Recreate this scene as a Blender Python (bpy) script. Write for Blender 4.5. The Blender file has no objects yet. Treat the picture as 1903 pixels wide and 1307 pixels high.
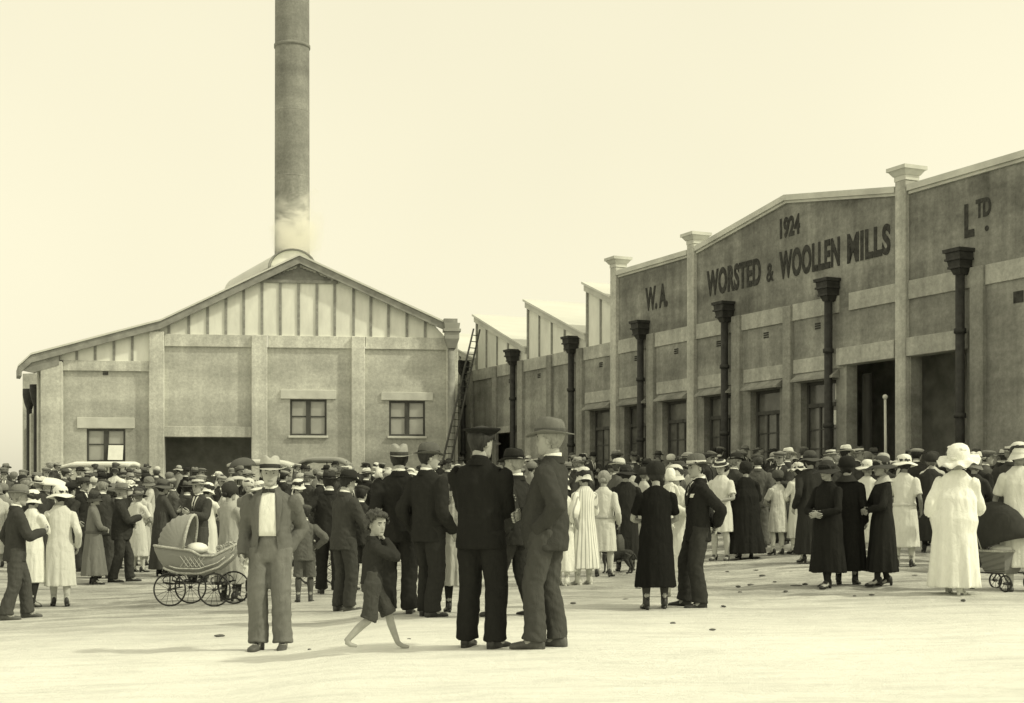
import bpy, bmesh, math, random
import numpy as np
from mathutils import Vector, Matrix, noise as mnoise
from mathutils.bvhtree import BVHTree

scene = bpy.context.scene
# ------------------------------------------------------------------ camera
F = 2600.0                       # focal length in photograph pixels (1903 wide)
CAMZ = 1.30
HOR = 930.0                      # horizon row
cam = bpy.data.cameras.new("camera")
cam.sensor_width = 36.0
cam.lens = 36.0 * F / 1903.0
cam.shift_y = (HOR - 653.5) / 1903.0
cam.clip_start, cam.clip_end = 0.1, 2000.0
camo = bpy.data.objects.new("camera", cam)
scene.collection.objects.link(camo)
camo.location = (0, 0, CAMZ)
camo.rotation_euler = (math.radians(90), 0, 0)
scene.camera = camo
# ------------------------------------------------------------------ light
SUN_EL, SUN_DIR = math.radians(43), math.atan2(-0.28, 0.96)   # sun from the right, over the mill roof
sd = Vector((math.cos(SUN_EL) * math.cos(SUN_DIR), math.cos(SUN_EL) * math.sin(SUN_DIR), math.sin(SUN_EL)))
sun = bpy.data.lights.new("sun", 'SUN')
sun.energy = 2.5
sun.angle = math.radians(2.5)
sun.color = (1.0, 0.955, 0.72)
suno = bpy.data.objects.new("sun", sun)
scene.collection.objects.link(suno)
suno.rotation_euler = sd.to_track_quat('Z', 'Y').to_euler()
suno.location = (40, 20, 60)
world = bpy.data.worlds.new("World")
scene.world = world
world.use_nodes = True
nt = world.node_tree
nt.nodes.clear()
sky = nt.nodes.new("ShaderNodeTexSky")
sky.sky_type = 'NISHITA'
sky.sun_disc = False
sky.sun_elevation = SUN_EL
sky.sun_rotation = math.pi / 2 - SUN_DIR
sky.dust_density = 4.0
sky.air_density = 1.0
bw = nt.nodes.new("ShaderNodeRGBToBW")
nt.links.new(sky.outputs[0], bw.inputs[0])
pw = nt.nodes.new("ShaderNodeMath"); pw.operation = 'POWER'; pw.inputs[1].default_value = 0.22   # hazy: flatten the sky
nt.links.new(bw.outputs[0], pw.inputs[0])
ml = nt.nodes.new("ShaderNodeMath"); ml.operation = 'MULTIPLY'; ml.inputs[1].default_value = 7.95
nt.links.new(pw.outputs[0], ml.inputs[0])
tc = nt.nodes.new("ShaderNodeTexCoord")
nz = nt.nodes.new("ShaderNodeTexNoise"); nz.inputs['Scale'].default_value = 2.2; nz.inputs['Detail'].default_value = 3
nt.links.new(tc.outputs['Generated'], nz.inputs['Vector'])
mr = nt.nodes.new("ShaderNodeMapRange")
mr.inputs[1].default_value = .3; mr.inputs[2].default_value = .7
mr.inputs[3].default_value = .965; mr.inputs[4].default_value = 1.03
nt.links.new(nz.outputs[0], mr.inputs[0])
m2 = nt.nodes.new("ShaderNodeMath"); m2.operation = 'MULTIPLY'
nt.links.new(ml.outputs[0], m2.inputs[0]); nt.links.new(mr.outputs[0], m2.inputs[1])
mix = nt.nodes.new("ShaderNodeMix"); mix.data_type = 'RGBA'; mix.blend_type = 'MULTIPLY'
mix.inputs[0].default_value = 1.0
nt.links.new(m2.outputs[0], mix.inputs[6])
mix.inputs[7].default_value = (1.0, 0.946, 0.70, 1)
bg = nt.nodes.new("ShaderNodeBackground"); bg.inputs[1].default_value = 0.1
nt.links.new(mix.outputs[2], bg.inputs[0])
out = nt.nodes.new("ShaderNodeOutputWorld")
nt.links.new(bg.outputs[0], out.inputs[0])
scene.view_settings.view_transform = 'Standard'
scene.view_settings.look = 'None'
scene.view_settings.exposure = 0.0
scene.view_settings.gamma = 1.0
scene.cycles.max_bounces = 8
scene.cycles.volume_bounces = 5
scene.cycles.volume_step_rate = 2.0

rnd = random.Random(1924)

# ------------------------------------------------------------------ helpers
def sstep(a, b, x):
    t = min(1.0, max(0.0, (x - a) / (b - a)))
    return t * t * (3 - 2 * t)

SIDE = [(-14, -.28), (-6.5, -.22), (-4, -.12), (-2.3, -.06), (-1.0, .07), (.5, .11), (2.5, .12), (5, .18), (12, .2)]
def ground_h(x, y):
    yy = min(y, 62.0)
    t = (yy - 21.5) / 2.4
    sp = 2.4 * (math.log1p(math.exp(t)) if t < 30 else t)
    rise = 0.042 * sp
    side = 0.0
    for (a, za), (b, zb) in zip(SIDE[:-1], SIDE[1:]):
        if x <= b or b == SIDE[-1][0]:
            side = za + (zb - za) * sstep(a, b, x); break
    side *= sstep(-2, 9, y)
    right = 0.16 * sstep(0.5, 6.0, x) * sstep(15, 24, y)
    far = sstep(36, 50, y)
    return rise + side * (1 - .5 * far) + right

def at(px, py, y):
    return Vector(((px - 951.5) / F * y, y, CAMZ + (HOR - py) / F * y))

def solve_y(px, py, y0=6.0, y1=58.0):
    y = y0
    prev = None
    while y < y1:
        p = at(px, py, y)
        d = p.z - ground_h(p.x, y)
        if prev is not None and prev > 0 >= d:
            return y - 0.02 * (-d) / max(1e-6, prev - d)
        prev = d
        y += 0.02
    return None

def tone(v, w=1.0):
    """a grey of the sepia print"""
    return (v, v * (1 + .012 * w), v * (1 - .07 * w), 1)

MATS = {}
def mat(key, v, var=.15, scale=14.0, rough=.9, bump=.25, bscale=90.0, stretch=(1, 1, 1), coord='Object', spec=.2, dark=None):
    if key in MATS: return MATS[key]
    m = bpy.data.materials.new(key)
    m.use_nodes = True
    t = m.node_tree
    b = t.nodes["Principled BSDF"]
    b.inputs['Roughness'].default_value = rough
    b.inputs['Specular IOR Level'].default_value = spec
    c = t.nodes.new("ShaderNodeTexCoord")
    mp = t.nodes.new("ShaderNodeMapping"); mp.inputs['Scale'].default_value = stretch
    t.links.new(c.outputs[coord], mp.inputs[0])
    n = t.nodes.new("ShaderNodeTexNoise"); n.inputs['Scale'].default_value = scale; n.inputs['Detail'].default_value = 6
    n.inputs['Roughness'].default_value = .62
    t.links.new(mp.outputs[0], n.inputs['Vector'])
    r = t.nodes.new("ShaderNodeValToRGB")
    r.color_ramp.elements[0].position = .32; r.color_ramp.elements[1].position = .7
    r.color_ramp.elements[0].color = tone(v * (1 - var) if dark is None else dark)
    r.color_ramp.elements[1].color = tone(min(.95, v * (1 + var)))
    t.links.new(n.outputs[0], r.inputs[0])
    t.links.new(r.outputs[0], b.inputs['Base Color'])
    if bump:
        n2 = t.nodes.new("ShaderNodeTexNoise"); n2.inputs['Scale'].default_value = bscale; n2.inputs['Detail'].default_value = 4
        t.links.new(mp.outputs[0], n2.inputs['Vector'])
        bp = t.nodes.new("ShaderNodeBump"); bp.inputs['Strength'].default_value = bump; bp.inputs['Distance'].default_value = .01
        t.links.new(n2.outputs[0], bp.inputs['Height'])
        t.links.new(bp.outputs[0], b.inputs['Normal'])
    MATS[key] = m
    return m

def link(o):
    scene.collection.objects.link(o); return o

def tag(o, label=None, cat=None, group=None, kind=None):
    if label: o['label'] = label
    if cat: o['category'] = cat
    if group: o['group'] = group
    if kind: o['kind'] = kind
    return o

def empty(name, loc=(0, 0, 0), rz=0.0, scale=1.0):
    o = bpy.data.objects.new(name, None)
    o.empty_display_size = .2
    link(o)
    o.location = loc; o.rotation_euler = (0, 0, rz); o.scale = (scale,) * 3
    return o

def nrm(v):
    v = np.asarray(v, float)
    l = np.linalg.norm(v)
    return v / l if l > 1e-9 else v

class MB:
    """collects shapes, links them as one mesh object"""
    def __init__(s):
        s.v = []; s.f = []; s.m = []
    def add(s, vs, fs, mi=0):
        b = len(s.v)
        s.v.extend([tuple(map(float, p)) for p in vs])
        s.f.extend([tuple(i + b for i in f) for f in fs])
        s.m.extend([mi] * len(fs))
        return s
    def box(s, x0, x1, y0, y1, z0, z1, mi=0, ch=0.0):
        if ch:
            vs = []; c = ch
            for z, k in ((z0, c), (z0 + c, 0), (z1 - c, 0), (z1, c)):
                a0, a1, b0, b1 = x0 + k, x1 - k, y0 + k, y1 - k
                e = c if k == 0 else 0
                vs += [(a0 + e, b0, z), (a1 - e, b0, z), (a1, b0 + e, z), (a1, b1 - e, z), (a1 - e, b1, z), (a0 + e, b1, z), (a0, b1 - e, z), (a0, b0 + e, z)] if k == 0 else \
                      [(a0, b0, z), (a1, b0, z), (a1, b0, z), (a1, b1, z), (a1, b1, z), (a0, b1, z), (a0, b1, z), (a0, b0, z)]
            fs = [tuple(range(7, -1, -1)), tuple(range(24, 32))]
            for k in range(3):
                for i in range(8):
                    j = (i + 1) % 8
                    fs.append((k * 8 + i, k * 8 + j, k * 8 + 8 + j, k * 8 + 8 + i))
            return s.add(vs, fs, mi)
        vs = [(x, y, z) for z in (z0, z1) for y in (y0, y1) for x in (x0, x1)]
        fs = [(0, 2, 3, 1), (4, 5, 7, 6), (0, 1, 5, 4), (2, 6, 7, 3), (0, 4, 6, 2), (1, 3, 7, 5)]
        return s.add(vs, fs, mi)
    def loft(s, rings, mi=0, cap0=True, cap1=True, closed=True):
        n = len(rings[0]); vs = [p for r in rings for p in r]; fs = []
        for k in range(len(rings) - 1):
            for i in range(n if closed else n - 1):
                j = (i + 1) % n
                fs.append((k * n + i, k * n + j, (k + 1) * n + j, (k + 1) * n + i))
        if cap0: fs.append(tuple(range(n - 1, -1, -1)))
        if cap1: fs.append(tuple((len(rings) - 1) * n + i for i in range(n)))
        return s.add(vs, fs, mi)
    def tube(s, pts, rad, n=10, mi=0, ref=(1, 0, .01), cap=True, flat=1.0):
        pts = [np.asarray(p, float) for p in pts]
        if not hasattr(rad, '__len__'): rad = [rad] * len(pts)
        rings = []
        for i, p in enumerate(pts):
            t = nrm(pts[min(i + 1, len(pts) - 1)] - pts[max(i - 1, 0)])
            rf = np.asarray(ref, float)
            x = rf - t * rf.dot(t)
            if np.linalg.norm(x) < 1e-3:
                rf = np.array((0, 1, 0.)); x = rf - t * rf.dot(t)
            x = nrm(x); y = np.cross(t, x)
            r = rad[i]; ra, rb = (r if hasattr(r, '__len__') else (r, r * flat))
            rings.append([p + x * ra * math.cos(a) + y * rb * math.sin(a) for a in np.linspace(0, 2 * math.pi, n, endpoint=False)])
        return s.loft(rings, mi, cap, cap)
    def lathe(s, prof, n=24, mi=0, c=(0, 0, 0), sx=1.0, sy=1.0, deform=None, cap0=False, cap1=False):
        rings = []
        for r, z in prof:
            ring = []
            for a in np.linspace(0, 2 * math.pi, n, endpoint=False):
                p = np.array((c[0] + r * sx * math.cos(a), c[1] + r * sy * math.sin(a), c[2] + z))
                if deform: p = np.asarray(deform(p, r, z, a))
                ring.append(p)
            rings.append(ring)
        return s.loft(rings, mi, cap0, cap1)
    def ball(s, c, r, n=12, mi=0):
        rx, ry, rz = r if hasattr(r, '__len__') else (r, r, r)
        k = max(4, n // 2)
        prof = [(max(1e-3, math.sin(math.pi * i / k)), -math.cos(math.pi * i / k)) for i in range(k + 1)]
        rings = [[(c[0] + rx * q * math.cos(a), c[1] + ry * q * math.sin(a), c[2] + rz * z) for a in np.linspace(0, 2 * math.pi, n, endpoint=False)] for q, z in prof]
        return s.loft(rings, mi)
    def prism(s, poly, y0, y1, mi=0):
        """polygon in (x, z) pushed along y"""
        n = len(poly)
        vs = [(x, y0, z) for x, z in poly] + [(x, y1, z) for x, z in poly]
        fs = [tuple(range(n)), tuple(range(2 * n - 1, n - 1, -1))]
        for i in range(n):
            j = (i + 1) % n
            fs.append((i, i + n, j + n, j))
        return s.add(vs, fs, mi)
    def mesh(s, name, mats, smooth=False):
        me = bpy.data.meshes.new(name)
        me.from_pydata(s.v, [], s.f)
        for m in (mats if isinstance(mats, (list, tuple)) else [mats]): me.materials.append(m)
        if any(s.m): me.polygons.foreach_set('material_index', s.m)
        if smooth: me.polygons.foreach_set('use_smooth', [True] * len(s.f))
        me.update()
        return me
    def build(s, name, mats, parent=None, smooth=False):
        me = s.mesh(name, mats, smooth)
        o = link(bpy.data.objects.new(name, me))
        if parent is not None: o.parent = parent
        return o
    def fix(s, me):
        bm = bmesh.new(); bm.from_mesh(me)
        bmesh.ops.recalc_face_normals(bm, faces=bm.faces)
        bm.to_mesh(me); bm.free()

def fixn(o):
    bm = bmesh.new(); bm.from_mesh(o.data)
    bmesh.ops.remove_doubles(bm, verts=bm.verts, dist=1e-5)
    bmesh.ops.recalc_face_normals(bm, faces=bm.faces)
    bm.to_mesh(o.data); bm.free()
    return o
# ================================================================== setting
def ground():
    xs = sorted(set([round(v, 3) for v in np.concatenate([np.linspace(-14, 14, 141), np.linspace(-40, -14, 40), np.linspace(14, 40, 40), np.linspace(-400, -40, 20), np.linspace(40, 400, 20)])]))
    ys = sorted(set([round(v, 3) for v in np.concatenate([np.linspace(3, 32, 200), np.linspace(32, 75, 60), np.linspace(75, 900, 30), np.linspace(-30, 3, 12)])]))
    vs = []; fs = []
    for y in ys:
        for x in xs:
            z = ground_h(x, y)
            if 4 < y < 60 and abs(x) < 40:
                rough = .35 + .65 * sstep(-1, 3, x) * sstep(13, 19, y)
                p = Vector((x * .9, y * 1.6, 3.1))
                z += .032 * rough * mnoise.noise(p * 1.1) + .028 * rough * mnoise.noise(p * 3.0)
                z += .012 * mnoise.noise(Vector((x * .25, y * 3.0, 9.0)))
            vs.append((x, y, z))
    n = len(xs)
    for j in range(len(ys) - 1):
        for i in range(n - 1):
            fs.append((j * n + i, j * n + i + 1, (j + 1) * n + i + 1, (j + 1) * n + i))
    m = bpy.data.materials.new("sandy_ground"); m.use_nodes = True
    t = m.node_tree; b = t.nodes["Principled BSDF"]
    b.inputs['Roughness'].default_value = .95; b.inputs['Specular IOR Level'].default_value = .1
    c = t.nodes.new("ShaderNodeTexCoord")
    def noise(scale, stretch, detail=5, rough=.6):
        mp = t.nodes.new("ShaderNodeMapping"); mp.inputs['Scale'].default_value = stretch
        t.links.new(c.outputs['Object'], mp.inputs[0])
        q = t.nodes.new("ShaderNodeTexNoise"); q.inputs['Scale'].default_value = scale
        q.inputs['Detail'].default_value = detail; q.inputs['Roughness'].default_value = rough
        t.links.new(mp.outputs[0], q.inputs['Vector'])
        return q
    def ramp(src, p0, p1, v0, v1):
        r = t.nodes.new("ShaderNodeMapRange")
        for i, v in enumerate((p0, p1, v0, v1)): r.inputs[1 + i].default_value = v
        t.links.new(src, r.inputs[0]); return r.outputs[0]
    def mul(a, bb):
        q = t.nodes.new("ShaderNodeMath"); q.operation = 'MULTIPLY'
        t.links.new(a, q.inputs[0])
        if isinstance(bb, float): q.inputs[1].default_value = bb
        else: t.links.new(bb, q.inputs[1])
        return q.outputs[0]
    streak = ramp(noise(.6, (.30, 2.6, 1), 8, .72).outputs[0], .36, .56, .50, 1.0)    # cart and foot tracks across the yard
    blot = ramp(noise(1.5, (1, 1.8, 1), 9, .78).outputs[0], .36, .58, .62, 1.04)
    fine = ramp(noise(26, (1, 1, 1), 5, .8).outputs[0], .32, .68, .76, 1.14)
    sep = t.nodes.new("ShaderNodeSeparateXYZ"); t.links.new(c.outputs['Object'], sep.inputs[0])
    depth = ramp(sep.outputs[1], 12.0, 18.5, 1.0, 0.0)    # near sand painted paler as burnt-out overexposure, trodden soil by the mill
    pale = t.nodes.new("ShaderNodeMix"); pale.data_type = 'FLOAT'
    t.links.new(depth, pale.inputs[0])
    grit = ramp(noise(34, (.7, 1.5, 1), 3, .7).outputs[0], .60, .70, 1.0, .62)      # grit and small litter
    t.links.new(mul(mul(mul(streak, blot), fine), grit), pale.inputs[2])
    t.links.new(ramp(noise(2.2, (.5, 1.8, 1), 8, .72).outputs[0], .34, .55, .86, 1.03), pale.inputs[3])
    base = ramp(depth, 0.0, 1.0, .60, .88)
    col = t.nodes.new("ShaderNodeMix"); col.data_type = 'RGBA'; col.blend_type = 'MULTIPLY'; col.inputs[0].default_value = 1
    cv = mul(pale.outputs[0], base)
    t.links.new(cv, col.inputs[6]); col.inputs[7].default_value = (1, 1.01, .93, 1)
    t.links.new(col.outputs[2], b.inputs['Base Color'])
    bp = t.nodes.new("ShaderNodeBump"); bp.inputs['Strength'].default_value = .7; bp.inputs['Distance'].default_value = .09
    t.links.new(noise(5, (1, 1.6, 1), 12, .75).outputs[0], bp.inputs['Height'])
    t.links.new(bp.outputs[0], b.inputs['Normal'])
    mb = MB(); mb.add(vs, fs)
    o = mb.build("ground", m, smooth=True)
    tag(o, kind='structure')
ground()

def plaster(key, v, zline, upper, stain=.35, scale=.5, run=.5):
    """cement render: float marks, water stains, a lift line where the upper coat is paler"""
    m = bpy.data.materials.new(key); m.use_nodes = True
    t = m.node_tree; b = t.nodes["Principled BSDF"]
    b.inputs['Roughness'].default_value = .93; b.inputs['Specular IOR Level'].default_value = .15
    c = t.nodes.new("ShaderNodeTexCoord")
    def noise(sc, st, d=6, ro=.65):
        mp = t.nodes.new("ShaderNodeMapping"); mp.inputs['Scale'].default_value = st
        t.links.new(c.outputs['Object'], mp.inputs[0])
        q = t.nodes.new("ShaderNodeTexNoise"); q.inputs['Scale'].default_value = sc; q.inputs['Detail'].default_value = d; q.inputs['Roughness'].default_value = ro
        t.links.new(mp.outputs[0], q.inputs['Vector']); return q.outputs[0]
    def mr(src, *v):
        r = t.nodes.new("ShaderNodeMapRange")
        for i, x in enumerate(v): r.inputs[1 + i].default_value = x
        t.links.new(src, r.inputs[0]); return r.outputs[0]
    def op(o, a, bb):
        q = t.nodes.new("ShaderNodeMath"); q.operation = o
        for i, x in enumerate((a, bb)):
            if isinstance(x, (int, float)): q.inputs[i].default_value = x
            else: t.links.new(x, q.inputs[i])
        return q.outputs[0]
    sep = t.nodes.new("ShaderNodeSeparateXYZ"); t.links.new(c.outputs['Object'], sep.inputs[0])
    wob = op('MULTIPLY', op('SUBTRACT', noise(.9, (1, 1, 1), 5), .5), .8)
    lift = mr(op('ADD', sep.outputs[2], wob), zline - .12, zline + .12, 1.0, upper)
    horiz = mr(noise(.8, (.3, .3, 1.5), 4, .55), .3, .7, 1 - stain * .55, 1 + stain * .45)
    vert = mr(noise(1.1, (2.2, 2.2, .13), 4, .55), .36, .62, 1 - stain * 1.2 * run, 1 + stain * .6 * run)
    blot = mr(noise(scale, (1, 1, 1), 8, .72), .32, .68, 1 - stain * .7, 1 + stain * .55)
    fine = mr(noise(9, (1, 1, 1), 8, .8), .3, .7, .70, 1.24)
    x = op('MULTIPLY', op('MULTIPLY', lift, horiz), op('MULTIPLY', op('MULTIPLY', vert, blot), fine))
    x = op('MINIMUM', op('MULTIPLY', x, v), .85)
    col = t.nodes.new("ShaderNodeMix"); col.data_type = 'RGBA'; col.blend_type = 'MULTIPLY'; col.inputs[0].default_value = 1
    t.links.new(x, col.inputs[6]); col.inputs[7].default_value = (1, 1.01, .92, 1)
    t.links.new(col.outputs[2], b.inputs['Base Color'])
    bp = t.nodes.new("ShaderNodeBump"); bp.inputs['Strength'].default_value = .35; bp.inputs['Distance'].default_value = .02
    t.links.new(noise(18, (1, 1, 1), 6, .7), bp.inputs['Height'])
    t.links.new(bp.outputs[0], b.inputs['Normal'])
    return m

def wall_sheet(mb, x0, x1, z0, z1, holes, y=0.0, depth=.32, mi=0):
    """a rendered wall with real openings: front face, reveals, inner face"""
    xs = sorted(set([x0, x1] + [h[0] for h in holes] + [h[1] for h in holes]))
    zs = sorted(set([z0, z1] + [h[2] for h in holes] + [h[3] for h in holes]))
    for i in range(len(xs) - 1):
        for k in range(len(zs) - 1):
            cx, cz = (xs[i] + xs[i + 1]) / 2, (zs[k] + zs[k + 1]) / 2
            if any(h[0] < cx < h[1] and h[2] < cz < h[3] for h in holes): continue
            a, b_, c, d = xs[i], xs[i + 1], zs[k], zs[k + 1]
            mb.add([(a, y, c), (b_, y, c), (b_, y, d), (a, y, d)], [(0, 1, 2, 3)], mi)
            mb.add([(a, y + depth, c), (b_, y + depth, c), (b_, y + depth, d), (a, y + depth, d)], [(3, 2, 1, 0)], mi)
    for (a, b_, c, d) in holes:
        e = y + depth
        mb.add([(a, y, c), (a, y, d), (a, e, d), (a, e, c)], [(0, 1, 2, 3)], mi)
        mb.add([(b_, y, c), (b_, e, c), (b_, e, d), (b_, y, d)], [(0, 1, 2, 3)], mi)
        mb.add([(a, y, d), (b_, y, d), (b_, e, d), (a, e, d)], [(0, 1, 2, 3)], mi)
        mb.add([(a, y, c), (a, e, c), (b_, e, c), (b_, y, c)], [(0, 1, 2, 3)], mi)

def plane_frame(o, ang):
    """pixel -> (x, z) on the vertical plane through o along direction ang"""
    dx, dy = math.cos(ang), math.sin(ang)
    def f(px, py=HOR):
        k = (px - 951.5) / F                       # X = k * Y
        # o.x + s*dx = k*(o.y + s*dy)
        s = (k * o[1] - o[0]) / (dx - k * dy)
        y = o[1] + s * dy
        return s, CAMZ + (HOR - py) / F * y
    return f

M_wood = mat("dark_painted_timber", .075, .3, 6, .75, .3, 30, (1, 1, .2))
M_batten = mat("batten_paint", .29, .25, 6, .8, .2, 40)
M_fascia = mat("weathered_fascia", .28, .25, 3, .85, .25, 30)
M_sheet = mat("pale_cladding_sheet", .78, .14, 1.6, .85, .15, 40, (1, 1, .35))
M_zinc = mat("pale_iron_roofing", .62, .10, .8, .55, .1, 20, (1, .2, 1), spec=.4)
M_rust = mat("dark_iron_pipe", .032, .45, 7, .6, .35, 40, spec=.35)
M_conc = mat("pale_concrete_band", .58, .18, 1.1, .92, .3, 30)
M_conc_d = mat("grey_concrete_band", .34, .2, 1.1, .92, .3, 30)
M_interior = mat("pale_interior", .50, .3, 2, .95, 0)
M_glassd = mat("dusty_dark_glass", .12, .35, 2.5, .18, .05, 10, spec=.5)
M_glassl = mat("dusty_pale_glass", .38, .16, 1.2, .35, .05, 8, spec=.4)
M_white = mat("white_paint", .74, .08, 4, .7, .1, 50)
M_smoke_shaft = plaster("sooty_chimney_render", .27, 60, 1.0, .42, .3, run=.15)
M_letter = mat("black_sign_paint", .05, .5, 7, .85, .2, 40)

# ------------------------------------------------------------------ engine house (gabled, at the back)
LO = (-17.19, 52.0)
LANG = math.atan2(1.9, 14.98)
LF = plane_frame(LO, LANG)
def engine_house():
    root = empty("engine_house", (LO[0], LO[1], 0), LANG)
    tag(root, "pale rendered gabled factory building with battened gable and round roof ventilator", "building")
    mwall = plaster("engine_house_render", .45, 5.0, 1.2, .34, run=.2)
    mpil = plaster("engine_house_pilaster_render", .52, 4.7, 1.18, .28)
    W = LF(850)[0]
    xb = [LF(v)[0] for v in (92, 118, 278, 305, 468, 497, 653, 678, 829, 850)]
    zband0, zband1 = 7.08, 7.54
    zlo0, zlo1 = LF(200, 690)[1], LF(200, 671)[1]
    dxw, dyw = -.4317, .9021                               # the side walls run back along the mill
    ca, sa = math.cos(LANG), math.sin(LANG)
    sx, sy = dxw * ca + dyw * sa, -dxw * sa + dyw * ca      # depth direction in the building's own frame
    D = 8.6; DL = 3.1
    def win(a, b, top, bot):
        x0, z1 = LF(a, top); x1, z0 = LF(b, bot)
        return (x0, x1, z0, z1)
    w1, w2, w3 = win(161, 233, 797, 859), win(539, 607, 742, 810), win(723, 790, 745, 811)
    door = (xb[3] + .02, xb[4] - .02, -.5, LF(386, 812)[1])
    holes_a = [w1]; holes_b = [w2, w3, door]
    mb = MB()
    wall_sheet(mb, 0, xb[3], -.8, zlo0 + .02, holes_a)
    wall_sheet(mb, xb[3], W, -.8, zband0 + .02, holes_b)
    mb.build("wall", mwall, root)
    # side wall running back, with its own columns
    mb = MB()
    for z0, z1 in ((-.8, zlo1 + .2),):
        mb.add([(0, 0, z0), (sx * DL, sy * DL, z0), (sx * DL, sy * DL, z1), (0, 0, z1)], [(0, 1, 2, 3)])
        mb.add([(sx * DL, sy * DL, z0), (sx * D, sy * D, z0), (sx * D, sy * D, 4.5), (sx * DL, sy * DL, 4.5)], [(0, 1, 2, 3)])
        mb.add([(sx * DL, sy * DL, 4.5), (2.6 + sx * DL, sy * DL, 4.5), (2.6 + sx * DL, sy * DL, z1 + .3), (sx * DL, sy * DL, z1)], [(3, 2, 1, 0)])
        mb.add([(W, 0, z0), (W + sx * D, sy * D, z0), (W + sx * D, sy * D, zband1), (W, 0, zband1)], [(0, 3, 2, 1)])
        mb.add([(sx * D, sy * D, z0), (W + sx * D, sy * D, z0), (W + sx * D, sy * D, zband1), (sx * D, sy * D, z1)], [(0, 1, 2, 3)])
    mb.build("side_wall", mwall, root)
    for k in range(3):
        mb = MB()
        d0 = .9 + k * 2.3
        pts = []
        for d, o_ in ((d0, 0.0), (d0 + .55, 0.0)):
            pts.append((sx * d, sy * d))
        (ax, ay), (bx, by) = pts
        nx, ny = -sy, sx
        q = [(ax, ay), (bx, by), (bx + nx * .28, by + ny * .28), (ax + nx * .28, ay + ny * .28)]
        z0, z1 = -.6, (zlo1 - .02 if d0 < 2.6 else 4.7)
        mb.add([(x, y, z0) for x, y in q] + [(x, y, z1) for x, y in q], [(0, 1, 2, 3), (7, 6, 5, 4), (0, 4, 5, 1), (1, 5, 6, 2), (2, 6, 7, 3), (3, 7, 4, 0)])
        mb.build("side_pilaster", mpil, root)
        if k in (0, 1):
            mb = MB()
            dm = d0 + 1.3
            mb.tube([(sx * dm + nx * .2, sy * dm + ny * .2, -.5), (sx * dm + nx * .2, sy * dm + ny * .2, 5.2)], .11, 10)
            mb.lathe([(.1, 4.9), (.2, 5.2), (.26, 5.5), (.26, 5.75)], 12, 0, (sx * dm + nx * .2, sy * dm + ny * .2, 0), cap1=True)
            mb.build("downpipe", M_rust, root, True)
    # interior box so that the doorway is dark
    mb = MB()
    mb.add([(0.3, .5, -.5), (W - .3, .5, -.5), (W - .3 + sx * 4, 4, -.5), (.3 + sx * 4, 4, -.5),
            (0.3, .5, 6.6), (W - .3, .5, 6.6), (W - .3 + sx * 4, 4, 6.6), (.3 + sx * 4, 4, 6.6)],
           [(0, 1, 2, 3), (7, 6, 5, 4), (3, 2, 6, 7), (0, 3, 7, 4), (1, 5, 6, 2)])
    mb.build("interior", M_interior, root)
    # pilasters
    for i, (a, b, top) in enumerate(((0, 1, zlo1 - .06), (2, 3, zband1 + .08), (4, 5, zband1), (6, 7, zband1), (8, 9, zband1 - .15))):
        mb = MB()
        x0, x1 = xb[a], xb[b]
        if i == 0: x0 -= .28
        if i == 1: x1 += .02
        mb.box(x0, x1, -.24, .05, -.7, top, ch=.025)
        mb.build("pilaster", mpil, root)
    # bands
    mb = MB()
    mb.box(xb[1] + .002, xb[2] - .002, -.10, .06, zlo0, zlo1, ch=.01)
    for a, b in ((3, 4), (5, 6), (7, 8)):
        mb.box(xb[a] + .025, xb[b] - .003, -.10, .06, zband0, zband1, ch=.01)
    mb.build("string_course", mpil, root)
    # lintels
    for (w, dz0, dz1, pad) in ((w1, .02, .42, .34), (w2, .01, .35, .36), (w3, .02, .33, .3)):
        mb = MB(); mb.box(w[0] - pad, w[1] + pad, -.07, .05, w[3] + dz0, w[3] + dz1, ch=.012)
        mb.build("lintel", M_conc, root)
    mb = MB(); mb.box(door[0] - .01, door[1] + .01, -.12, .3, door[3] - .01, door[3] + .38, ch=.012)
    mb.build("door_lintel", mpil, root)
    # windows: each a frame with sashes and panes
    for wi, w in enumerate((w1, w2, w3)):
        x0, x1, z0, z1 = w
        mb = MB(); t = .075; y0, y1 = .03, .15
        xm = (x0 + x1) / 2; zm = (z0 + z1) / 2 + .04
        mb.box(x0, x0 + t, y0, y1, z0, z1); mb.box(x1 - t, x1, y0, y1, z0, z1)
        mb.box(x0 + t, x1 - t, y0, y1, z1 - t, z1); mb.box(x0 + t, x1 - t, y0, y1, z0, z0 + t)
        mb.box(xm - .09, xm + .09, y0, y1, z0 + t, z1 - t)
        for a, b in ((x0 + t, xm - .09), (xm + .09, x1 - t)):
            mb.box(a, b, y0 + .03, y1 - .03, zm - .025, zm + .025)
        wf = mb.build("window", M_wood, root)
        for a, b in ((x0 + t, xm - .09), (xm + .09, x1 - t)):
            for c, d in ((z0 + t, zm - .025), (zm + .025, z1 - t)):
                if wi == 0 and a > xm and d < zm: continue
                mb = MB(); mb.box(a, b, .085, .095, c, d)
                mb.build("pane", M_glassl, wf)
        mb = MB(); mb.box(x0 - .06, x1 + .06, -.1, .1, z0 - .09, z0 - .002, ch=.01)
        mb.build("sill", M_conc, wf)
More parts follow.
